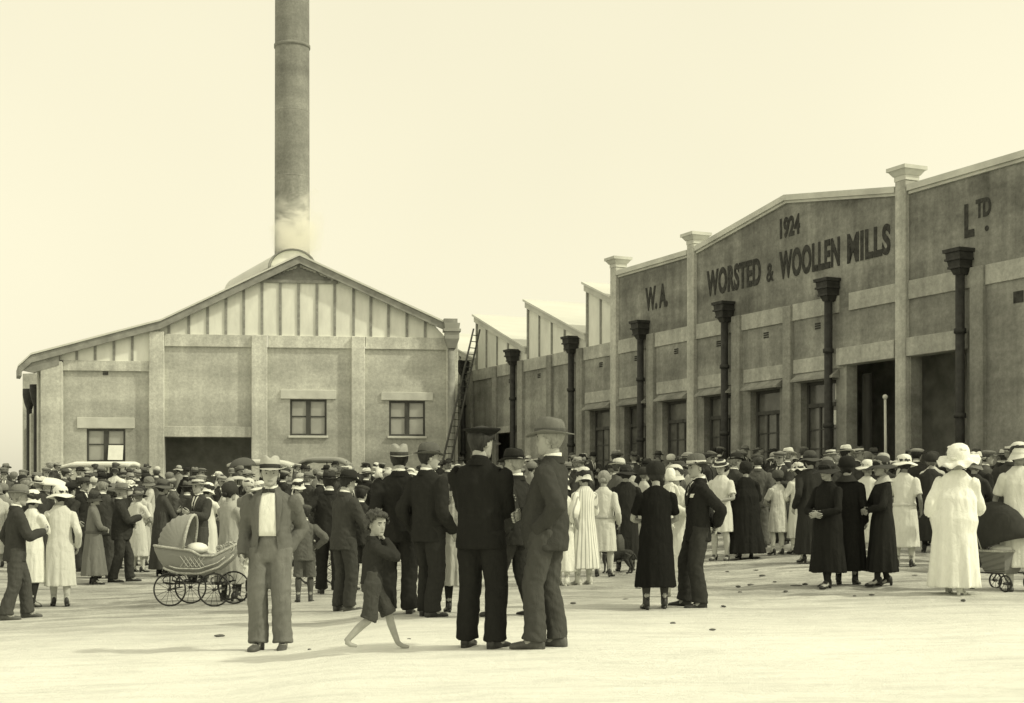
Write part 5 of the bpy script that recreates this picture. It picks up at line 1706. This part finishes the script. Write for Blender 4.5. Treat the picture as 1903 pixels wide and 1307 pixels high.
def pram():
    Y = solve_y(366, 1125); p = at(366, 1125, Y)
    sc = 170 / F * Y / 1.28
    root = empty("wicker_pram", (p.x, Y, ground_h(p.x, Y)), math.radians(-5), sc)
    tag(root, "grey wicker baby carriage with ribbed hood, scrolled foot end and thin wire wheels", "pram")
    # hull: boat shaped shell, hood end at -x, scroll end at +x
    xs = np.linspace(-.56, .60, 25)
    bot = np.interp(xs, [-.56, -.5, -.40, -.2, .1, .35, .5, .60], [.74, .60, .48, .425, .42, .50, .62, .74])
    top = np.interp(xs, [-.56, -.40, .0, .12, .3, .45, .6], [.84, .82, .775, .70, .70, .78, .86])
    wid = np.interp(xs, [-.56, -.4, 0, .3, .5, .6], [.17, .23, .25, .22, .15, .10])
    rings = []
    for x, b, t_, w in zip(xs, bot, top, wid):
        r = []
        for a in np.linspace(math.pi, 2 * math.pi, 15):
            r.append((x, w * math.copysign(abs(math.cos(a)) ** .6, math.cos(a)), t_ + (t_ - b) * math.copysign(abs(math.sin(a)) ** .75, math.sin(a))))
        rings.append(r)
    mb = MB(); mb.loft(rings, closed=False, cap0=True, cap1=True)
    hull = mb.build("body", M_wick, root, True)
    md = hull.modifiers.new("t", 'SOLIDIFY'); md.thickness = .018
    for s in (0, -1):
        mb = MB(); mb.tube([r[s] for r in rings], .019, 8); mb.build("plaited_rim", M_braid, hull, True)
    mb = MB(); mb.tube([(x, -w - .004 + .03, b + .035) for x, b, w in zip(xs[3:-1], bot[3:-1], wid[3:-1])], .016, 8)
    mb.tube([(x, -w * 1.0 - .008, b + .10) for x, b, w in zip(xs[5:-3], bot[5:-3], wid[5:-3])], .010, 8)
    mb.build("plaited_moulding", M_braid, hull, True)
    # diamond of open weave on the side
    mb = MB()
    for k in range(5):
        for (dx, dz) in ((1, 1), (1, -1)):
            a = (-.04 - .12 + k * .06, .62)
            mb.tube([(a[0], -.246, a[1] - dz * .075), (a[0] + .11, -.247, a[1] + dz * .075)], .005, 4)
    mb.build("open_weave", M_braid, hull)
    # scrolls at the foot
    mb = MB()
    for cx, cz, r0 in ((.49, .80, .075), (.36, .775, .05)):
        for yy in (-.13, .10):
            mb.tube([(cx + (r0 * (1 - t / 15)) * math.cos(t), yy, cz + .02 + (r0 * (1 - t / 15)) * math.sin(t)) for t in np.linspace(-1.5, 9, 34)], .012, 6)
    mb.build("scroll", M_braid, hull, True)
    # hood: ribbed quarter shell opening toward +x
    mb = MB(); rings = []
    piv = np.array((-.12, 0, .80))
    n = 26
    for i in range(n):
        f = i / (n - 1)
        ang = math.radians(178 - 98 * f)
        R = .43 + .05 * f
        rib = 1 + .022 * math.sin(i * 2.2)
        r = []
        for a in np.linspace(0, math.pi, 17):
            w = .25 * math.cos(a); h = math.sin(a)
            R2 = R * rib * (h ** .75)
            r.append((piv[0] + R2 * math.cos(ang), w * (1 - .0 * f), piv[2] + R2 * math.sin(ang)))
        rings.append(r)
    mb.loft(rings, closed=False, cap0=False, cap1=False)
    hood = mb.build("hood", M_wick, root, True)
    md = hood.modifiers.new("t", 'SOLIDIFY'); md.thickness = .016
    mb = MB(); mb.tube(rings[-1], .022, 8); mb.build("hood_rim", M_braid, hood, True)
    # bedding seen at the front of the hood
    mb = MB(); mb.ball((.0, 0, .79), (.16, .17, .09), 14); mb.build("pillow", WHITE_C, root, True)
    mb = MB(); mb.tube([(x, 0, z) for x, z in ((-.56, .80), (-.66, .9), (-.74, .97))], .014, 8)
    # undercarriage
    mb = MB()
    for s in (-.2, .2):
        mb.tube([(-.42, s, .33), (-.25, s, .31), (.3, s, .31), (.5, s, .34)], .010, 6)
        for cx in (-.32, .36):
            mb.tube([(cx + .1 * math.cos(t), s, .36 + .06 * math.sin(t)) for t in np.linspace(0, 2 * math.pi, 16)], .007, 5)
            mb.tube([(cx, s, .24), (cx, s, .44)], .010, 6)
    for cx in (-.30, .33): mb.tube([(cx, -.27, .235), (cx, .27, .235)], .011, 6)
    mb.build("undercarriage", M_iron, root, True)
    for cx in (-.30, .33):
        for s in (-.27, .27): wheel(root, (cx + (.12 if s > 0 else 0), s, .235), .235)
pram()

def pushchair():
    Y = solve_y(1862, 1098); p = at(1862, 1098, Y)
    root = empty("pushchair", (p.x, Y, ground_h(p.x, Y)), math.radians(28), .86)
    tag(root, "low wicker pushchair with dark folding hood beside the large woman in white", "pushchair")
    mb = MB()
    rings = [[(x * k, y * k2, z) for x, y in ((-.17, -.2), (.17, -.2), (.19, .2), (-.19, .2))] for z, k, k2 in ((.24, .72, .8), (.30, .9, .95), (.52, 1.12, 1.1), (.56, 1.16, 1.12))]
    mb.loft(rings, cap1=False)
    b = mb.build("body", M_wick2, root)
    md = b.modifiers.new("t", 'SOLIDIFY'); md.thickness = .02
    mb = MB(); mb.tube([rings[-1][i] for i in (0, 1, 2, 3, 0)], .018, 8); mb.build("plaited_rim", M_braid, b, True)
    mb = MB(); rings = []
    for f in np.linspace(0, 1, 9):
        ang = math.radians(165 - 105 * f)
        rings.append([(.24 * math.cos(a), .14 + .62 * math.cos(ang) * math.sin(a) ** .6, .58 + .66 * math.sin(ang) * math.sin(a) ** .5) for a in np.linspace(0.0, math.pi, 15)])
    mb.loft(rings, closed=False, cap0=False, cap1=False)
    h = mb.build("hood", cloth(.05, 'hood'), root, True)
    md = h.modifiers.new("t", 'SOLIDIFY'); md.thickness = .012
    mb = MB(); mb.tube(rings[-1], .016, 8); mb.build("hood_rim", M_braid, h, True)
    mb = MB(); mb.ball((0, -.02, .58), (.17, .18, .07), 14); mb.build("blanket", WHITE_C, root, True)
    mb = MB()
    for s in (-.2, .2):
        mb.tube([(s, -.3, .12), (s, -.2, .25), (s, .25, .25), (s, .36, .12)], .011, 6)
        mb.tube([(s, .25, .3), (s, .55, .75), (s * .95, .75, .95)], .012, 6)
        mb.tube([(s * 1.05 + .0, .16 + .06 * math.cos(t), .62 + .06 * math.sin(t)) for t in np.linspace(0, 9, 24)], .012, 6)
    mb.tube([(-.19, .75, .95), (.19, .75, .95)], .018, 8)
    mb.build("undercarriage", M_iron, root, True)
    for y in (-.28, .34):
        for s in (-.24, .24):
            mb = MB(); r = .12
            mb.tube([(s, y + (r - .012) * math.cos(a), r + (r - .012) * math.sin(a)) for a in np.linspace(0, 2 * math.pi, 28)], .013, 8, cap=False)
            w = mb.build("wheel", M_iron, root, True)
            mb = MB(); mb.tube([(s - .03, y, r), (s + .03, y, r)], .018, 8)
            for k in range(8):
                a = k * math.pi / 4; mb.tube([(s, y, r), (s, y + (r - .01) * math.cos(a), r + (r - .01) * math.sin(a))], .004, 4)
            mb.build("spokes", M_iron, w)
pushchair()

def go_cart():
    """the light mail cart half hidden behind the knickerbocker boy"""
    Y = solve_y(598, 1086); p = at(598, 1086, Y)
    root = empty("mail_cart", (p.x, Y, ground_h(p.x, Y)), math.radians(10))
    tag(root, "light open mail cart with scroll iron sides behind the boy in knickerbockers", "pushchair")
    mb = MB(); mb.box(-.24, .24, -.16, .16, .38, .44, ch=.01); mb.box(-.26, -.22, -.16, .16, .44, .75, ch=.01)
    mb.build("seat", M_wick, root)
    mb = MB()
    for s in (-.17, .17):
        mb.tube([(.24, s, .42), (.1, s, .6), (-.24, s, .72)], .012, 6)
        mb.tube([(.06 + (.07 - t * .006) * math.cos(t), s, .33 + (.07 - t * .006) * math.sin(t)) for t in np.linspace(0, 9, 26)], .008, 5)
        mb.tube([(-.16, s, .24), (-.16, s, .4)], .01, 5); mb.tube([(.2, s, .24), (.2, s, .4)], .01, 5)
    mb.build("side_iron", M_braid, root, True)
    for x in (-.18, .2):
        for s in (-.2, .2): wheel(root, (x, s, .17), .17, 10, .009)
go_cart()

def dog():
    Y = solve_y(1150, 1066); p = at(1150, 1066, Y)
    k = 60 / F * Y / .80
    mb = MB()
    # local: nose toward -x, tail toward +x
    tr = [(-.36, 0, .50), (-.28, 0, .49), (-.12, 0, .475), (.06, 0, .50), (.2, 0, .515), (.32, 0, .50), (.38, 0, .48)]
    mb.tube(tr, [(.06, .07), (.085, .125), (.09, .135), (.075, .105), (.065, .085), (.075, .09), (.05, .06)], 14, ref=(0, 1, 0))
    mb.tube([(-.30, 0, .52), (-.40, 0, .60), (-.47, 0, .66)], [.075, .062, .055], 12)
    mb.tube([(-.42, 0, .67), (-.49, 0, .68), (-.56, 0, .655), (-.66, 0, .635), (-.70, 0, .63)], [(.045, .05), (.062, .062), (.05, .05), (.032, .032), (.022, .022)], 12, ref=(0, 1, 0))
    for s in (-1, 1):
        mb.tube([(-.45, s * .05, .72), (-.44, s * .075, .68), (-.46, s * .082, .61)], [(.012, .035), (.012, .032), (.008, .012)], 8)
        dx = .03 * s
        mb.tube([(-.28 + dx, s * .07, .48), (-.30 + dx, s * .075, .34), (-.27 + dx, s * .07, .21), (-.28 + dx, s * .07, .06), (-.30 + dx, s * .07, .025), (-.34 + dx, s * .07, .02)], [.06, .045, .03, .024, .028, .022], 10)
        mb.tube([(.30 + dx, s * .065, .48), (.25 + dx, s * .085, .34), (.33 + dx, s * .08, .20), (.36 + dx, s * .08, .16), (.32 + dx, s * .08, .05), (.30 + dx, s * .08, .022), (.25 + dx, s * .08, .02)], [.085, .065, .036, .028, .024, .028, .022], 10)
    mb.tube([(.37, 0, .50), (.43, 0, .46), (.46, 0, .40), (.50, .01, .34), (.55, .01, .33)], [.026, .02, .016, .012, .006], 8)
    me = remesh(mb, .012, 2, .0025, 3)
    me.materials.append(mat("short_dark_fur", .05, .45, 8, .8, .4, 120, (1, 1, 1)))
    o = link(bpy.data.objects.new("dog", me))
    o.location = (p.x - .02, Y, ground_h(p.x, Y)); o.scale = (k,) * 3; o.rotation_euler = (0, 0, math.radians(-12))
    tag(o, "thin dark short haired dog standing beside the women, tail hanging", "dog")
dog()

def car(label, px0, px1, ytop, Y, v=.72, yaw=0, arch=.0):
    a, b = at(px0, ytop, Y), at(px1, ytop, Y)
    L = b.x - a.x; cx = (a.x + b.x) / 2; g = ground_h(cx, Y)
    H = a.z - g
    root = empty("touring_car", (cx, Y, g), math.radians(yaw))
    tag(root, label, "car")
    K = L / 2.5
    paint = mat("black_car_paint", .03, .2, 3, .35, .05, 20, spec=.5)
    mb = MB()
    xs = [-1.9, -1.85, -1.2, -.2, .5, .55, 1.1, 1.75, 1.8]; tp = [1.0, 1.08, 1.1, 1.08, 1.06, 1.0, .98, .95, .75]; ws = [.5, .62, .68, .68, .62, .5, .42, .34, .3]
    rings = [[(x * K, w * s, z) for s, z in ((-1, .5), (1, .5), (1.02, .75), (.98, t - .06), (.9, t), (-.9, t), (-.98, t - .06), (-1.02, .75))] for x, t, w in zip(xs, tp, ws)]
    mb.loft(rings); mb.build("body", paint, root)
    top = H - .02
    mb = MB(); rings = []
    for f in np.linspace(0, 1, 11):
        x = (-1.25 + 2.5 * f) * K
        dip = .20 * max(0, .30 - f) / .30 if not arch else arch * (abs(f - .5) * 2) ** 4
        r = []
        for s in np.linspace(-1, 1, 9): r.append((x, .74 * s, top - dip - .06 * s * s))
        for s in np.linspace(1, -1, 9): r.append((x, .72 * s, top - dip - .09 - .06 * s * s - (.05 if f > .2 else 0)))
        rings.append(r)
    mb.loft(rings); mb.build("canvas_top", mat("canvas_%02d" % int(v * 100), v, .08, 6, .9, .3, 90), root, True)
    mb = MB()
    for x in (-1.1, .2, 1.15):
        for s in (-1, 1): mb.tube([(x * K * .9, s * .64, 1.0), (x * K, s * .68, top - .18)], .018, 6)
    mb.build("top_frame", M_iron, root, True)
    for x in (-1.25, 1.45):
        for s in (-.7, .7):
            mb = MB(); mb.tube([(x * K + .36 * math.cos(t), s, .40 + .36 * math.sin(t)) for t in np.linspace(0, 2 * math.pi, 24)], .045, 8, ref=(0, 1, 0), cap=False)
            w = mb.build("wheel", M_iron, root, True)
            mb = MB(); mb.tube([(x * K, s - .08, .4), (x * K, s + .08, .4)], .06, 8)
            for k in range(10):
                t = k * math.pi / 5; mb.tube([(x * K, s, .4), (x * K + .35 * math.cos(t), s, .4 + .35 * math.sin(t))], .018, 5)
            mb.build("spokes", M_braid, w)
            mb = MB(); mb.tube([(x * K + .5 * math.cos(t), s, .42 + .46 * math.sin(t)) for t in np.linspace(.2, 2.9, 12)], [(.02, .12)] * 12, 8, ref=(1, 0, .01)); mb.build("mudguard", paint, root, True)
    mb = MB(); mb.box(.62 * K, .65 * K, -.6, .6, 1.05, 1.5); mb.build("windscreen", M_glassd, root)
    PLACED.extend([(cx + d, Y + e) for d in np.arange(-1.6, 1.7, .8) for e in (-.5, .5)])
    return root
car("touring car with long white canvas top beneath the open sash window", 103, 250, 857, 46.5, .78)
car("touring car with rounded pale top behind the man in the bow tie", 430, 546, 853, 45.5, .62, 0, .12)
car("touring car with grey arched top beneath the lintelled window", 558, 652, 848, 47.5, .30, 0, .2)

def parasol(label, px, ytop, w_px, Y, v, tilt=(0, 0), dome=.30):
    p = at(px, ytop, Y); R = w_px / F * Y / 2
    root = empty("parasol", (p.x, Y, p.z - R * .95)); tag(root, label, "parasol")
    root.rotation_euler = (math.radians(tilt[0]), math.radians(tilt[1]), 0)
    mb = MB(); n = 32; rings = []
    for f in np.linspace(.02, 1, 9):
        ring = []
        for i in range(n):
            a = 2 * math.pi * i / n; sag = abs(math.sin(a * 4)) * .035 * f * R
            ring.append((R * math.sin(f * 1.35) / math.sin(1.35) * math.cos(a) * (1 - .035 * f * abs(math.sin(4 * a))), R * math.sin(f * 1.35) / math.sin(1.35) * math.sin(a) * (1 - .035 * f * abs(math.sin(4 * a))), R * .95 - R * dome * 1.9 * (1 - math.cos(f * 1.35)) + sag))
        rings.append(ring)
    mb.loft(rings, cap0=True, cap1=False)
    o = mb.build("canopy", mat("parasol_%02d" % int(v * 100), v, .06, 5, .85, .15, 120), root, True)
    md = o.modifiers.new("t", 'SOLIDIFY'); md.thickness = .008
    mb = MB()
    for k in range(8):
        i = k * 4
        mb.tube([r[i] for r in rings], .006, 4)
    mb.build("rib", M_iron, root)
    mb = MB(); mb.tube([(0, 0, R * .95 + .05), (0, 0, R * .2), (0, 0, -.35)], .012, 6); mb.build("shaft", M_wood, root, True)
parasol("white domed parasol over the crowd beside the gabled building's corner", 93, 889, 72, 27, .72, (-8, 6), .34)
parasol("dark grey umbrella raised before the dark doorway", 452, 851, 50, 40, .10, (6, -6), .42)
parasol("grey umbrella held low behind the stout man in mid grey felt hat", 210, 899, 52, 26, .13, (-10, 10), .5)
parasol("small pale parasol among the hats behind the wicker pram", 442, 886, 42, 30, .5, (-14, -4), .35)

def pole():
    p = at(1645, 742, 33.0); g = ground_h(p.x, 33.0)
    root = empty("flag_pole", (p.x, 33.0, g)); tag(root, "thin pale pole held upright in the crowd before the big dark mill doorway", "pole")
    mb = MB(); mb.tube([(0, 0, 0), (.01, 0, (p.z - g) * .6), (.0, 0, p.z - g)], [.04, .035, .03], 8); mb.build("shaft", M_conc, root, True)
    mb = MB(); mb.ball((0, 0, p.z - g + .05), .065, 10); mb.build("finial", M_conc, root, True)
pole()

# stones and clods on the yard
protos = []
for k in range(5):
    mb = MB(); mb.ball((0, 0, 0), (.06, .045, .028), 10)
    vs = []
    for v in mb.v:
        q = 1 + .35 * mnoise.noise(Vector(v) * 22 + Vector((k * 5, 0, 0))); vs.append((v[0] * q, v[1] * q, v[2] * q))
    mb.v = vs; protos.append(mb.mesh("stone", mat("dark_clod", .12, .4, 14, .95, .5, 60), True))
for px, py in ((408, 1183), (1065, 1122), (1163, 1115), (1186, 1082), (1185, 1095), (1352, 1063), (1372, 1091), (1395, 1088), (1417, 1071), (1405, 1060), (1470, 1063), (1496, 1087), (1480, 1090), (1345, 1128), (1375, 1102), (1324, 1171), (1588, 1108), (1620, 1106), (1250, 1160), (575, 1208), (760, 1190), (1790, 1117), (1440, 1082), (1310, 1082), (1460, 1100), (1700, 1070)):
    Y = solve_y(px, py); p = at(px, py, Y)
    o = link(bpy.data.objects.new("stone", protos[rnd.randrange(5)]))
    s = rnd.uniform(.3, .75); o.location = (p.x, Y, ground_h(p.x, Y) + .012 * s); o.scale = (s * rnd.uniform(1.0, 2.2), s, s * .8); o.rotation_euler = (0, 0, rnd.random() * 6)
    tag(o, "small dark clod lying on the trodden sandy yard", "stone", "clods scattered on the yard")
# ------------------------------------------------------------------ the crowd behind, each person a copy with a hat of their own
PROTO = []
def proto(sp, words):
    sp = dict(sp); sp['hat'] = None
    r, P = make_person(sp, 0)
    hide = [r] + list(r.children)
    PROTO.append((r, P, sp, words))
for jv, al, ar, ft in ((.03, 'down', 'down', 'stand'), (.06, 'chest', 'front', 'stand'), (.11, 'pocket', 'down', 'step'), (.045, 'back', 'back', 'weight')):
    proto(SP(jacket=jv, trousers=jv * 1.2, al=al, ar=ar, feet=ft, front=1, vlow=1.14, tie='long', hair=rnd.choice(['dark', 'grey', 'brown']), seed=rnd.randrange(20)), 'm')
for dv, al, ar, hem, sl, st in ((.72, 'down', 'front', .34, .5, .6), (.5, 'chest', 'down', .3, 1, .3), (.05, 'front', 'front', .2, 1, .03), (.25, 'down', 'down', .28, .7, .05)):
    proto(SP(sex='f', dress=dv, al=al, ar=ar, hem=hem, sleeve=sl, stock=st, hairstyle='bob', hair=rnd.choice(['dark', 'grey', 'brown', 'fair']), seed=rnd.randrange(20)), 'f')
HAT_PROTO = {}
def hat_proto(kind, v, band):
    k = (kind, v, band)
    if k not in HAT_PROTO:
        ps = make_hat(kind, v, band, ph=rnd.random() * 5)
        HAT_PROTO[k] = [(n, mb.mesh(n, m, True)) for n, mb, m in ps]
    return HAT_PROTO[k]
TW = {.03: 'black', .06: 'charcoal', .11: 'dark grey', .045: 'black', .2: 'mid grey', .32: 'light grey', .74: 'white', .5: 'pale', .25: 'grey', .05: 'black', .72: 'white', .035: 'black', .12: 'dark grey', .6: 'straw', .4: 'pale grey', .08: 'charcoal', .17: 'grey'}
MHATS = [('fedora', .035, .02), ('fedora', .12, .04), ('fedora', .2, .06), ('fedora', .32, .05), ('trilby', .08, .03), ('trilby', .2, .05), ('cap', .08), ('cap', .17), ('cap', .3), ('boater', .6, .05), ('bowler', .035, .02), ('panama', .6, .06)]
FHATS = [('cloche', .74, .6), ('cloche', .5, .3), ('cloche', .05, .04), ('cloche', .2, .1), ('sunhat', .72, .6), ('sunhat', .06, .03), ('sunhat', .4, .2), ('toque', .05), ('toque', .2), ('frill', .72), ('toque', .6)]
HW = {'fedora': 'fedora', 'trilby': 'trilby', 'cap': 'flat cap', 'boater': 'straw boater', 'bowler': 'bowler hat', 'panama': 'pale panama', 'cloche': 'cloche hat', 'sunhat': 'wide hat', 'toque': 'toque', 'frill': 'frilled hat'}
def hword(h):
    if h[0] in ('boater', 'panama'): return HW[h[0]]
    v = h[1]
    t = 'black' if v < .06 else 'charcoal' if v < .1 else 'dark grey' if v < .15 else 'grey' if v < .28 else 'light grey' if v < .45 else 'pale' if v < .65 else 'white'
    return t + ' ' + HW[h[0]]
USED = set()
def zone(px):
    for lim, w in ((80, "by the outer corner column"), (250, "below the open sash window"), (305, "at the doorway pilaster"), (395, "before the dark doorway"), (470, "beside the dark umbrella"),
                   (535, "behind the bow tie man"), (640, "below the lintelled window"), (712, "between the two upper windows"), (800, "below the window by the ladder"), (870, "near the ladder's foot"), (960, "behind the policeman"),
                   (1060, "by the mill's small doorway"), (1130, "below the first mill window"), (1200, "below W. A. lettering"), (1290, "behind the black velvet dress"), (1360, "by the tall second pier"), (1450, "below the 1924 lettering"),
                   (1560, "below the word MILLS"), (1660, "before the big mill doorway"), (1760, "by the third tall pier"), (1830, "behind the large white woman"), (2100, "below the LTD lettering")):
        if px < lim: return w
GROUP_L, GROUP_R = "crowd gathered before the gabled building", "crowd gathered along the mill front"
def crowd_person(x, y, yaw, light, cap, H=None):
    px = 951.5 + x / y * F
    for tries in range(60):
        man = rnd.random() < (.62 if not light else .35)
        idx = [i for i, p in enumerate(PROTO) if p[3] == ('m' if man else 'f')]
        i = rnd.choice(idx)
        if man:
            hs = [h for h in MHATS if (h[0] == 'cap' or h[1] < .13 or rnd.random() < .3)] if cap else MHATS
            h = rnd.choice(hs)
        else: h = rnd.choice(FHATS if not cap else FHATS[2:9])
        r, P, sp, w = PROTO[i]
        base = r
        cv = sp['jacket'] if man else sp['dress']
        cw = TW.get(cv, 'grey')
        row = "front row" if y < (26 if px < 950 else 23) else ("mid crowd" if y < (33 if px < 950 else 27) else "back row")
        lab = "%s in %s and %s %s, %s, %s" % ('man' if man else 'woman', hword(h), cw, 'suit' if man else 'dress', row, zone(px))
        if lab not in USED and len(lab.replace(',', '').split()) <= 16: break
    USED.add(lab)
    c = copy_tree(base)
    z = ground_h(x, y)
    H = H or (rnd.uniform(1.66, 1.80) if man else rnd.uniform(1.55, 1.68))
    sc = H / 1.76
    c.location = (x, y, z - .004); c.rotation_euler = (0, 0, math.radians(yaw)); c.scale = (sc * rnd.uniform(.97, 1.06), sc, sc)
    hp = hat_proto(*(h + (.03,))[:3])
    ho = link(bpy.data.objects.new("hat", hp[0][1])); ho.parent = c
    ho.matrix_basis = P.head @ Matrix.Rotation(math.radians(rnd.uniform(-6, 8)), 4, 'X') @ Matrix.Rotation(math.radians(rnd.uniform(-6, 6)), 4, 'Y')
    for n, me in hp[1:]:
        b = link(bpy.data.objects.new(n, me)); b.parent = ho
    tag(c, lab, 'man' if man else 'woman', GROUP_L if px < 900 else GROUP_R)
    PLACED.append((x, y))

def free(x, y, d):
    for a, b in PLACED:
        if (a - x) ** 2 + (b - y) ** 2 < d * d: return False
    return True
def wall_y(px): return 56.5 * 0 + (65770 / (px + 293.0))
n_l = n_r = 0
# the mass before the gabled building: front row is looser, the back is tight
tries = 0
while n_l < 140 and tries < 9000:
    tries += 1
    px = rnd.uniform(-5, 905)
    f = rnd.random()
    y = 23.2 + (46 - 23.2) * f ** 1.25
    x = (px - 951.5) / F * y
    if px < 120 and y < 26: continue
    if px > 560 and y < 27: continue
    lim = 0.85 if y < 30 else .82
    if not free(x, y, lim): continue
    yaw = rnd.gauss(-20, 38) if rnd.random() < .8 else rnd.uniform(90, 250)
    crowd_person(x, y, yaw, rnd.random() < .5, False); n_l += 1
tries = 0
while n_r < 116 and tries < 20000:
    tries += 1
    px = rnd.uniform(895, 1910)
    yw = wall_y(px)
    y0 = 23.7 if px < 1540 else 21.2 if px < 1730 else 19.2
    y1 = yw - .9
    if y1 < y0 + .3: continue
    y = y0 + (y1 - y0) * rnd.random() ** 1.25
    x = (px - 951.5) / F * y
    if not free(x, y, .66): continue
    yaw = rnd.gauss(-30, 30) if rnd.random() < .85 else rnd.uniform(90, 250)
    crowd_person(x, y, yaw, rnd.random() < .5, rnd.random() < .6); n_r += 1
print("crowd", n_l, n_r)
for r, P, sp, w in PROTO:
    for ch in list(r.children_recursive): bpy.data.objects.remove(ch)
    bpy.data.objects.remove(r)
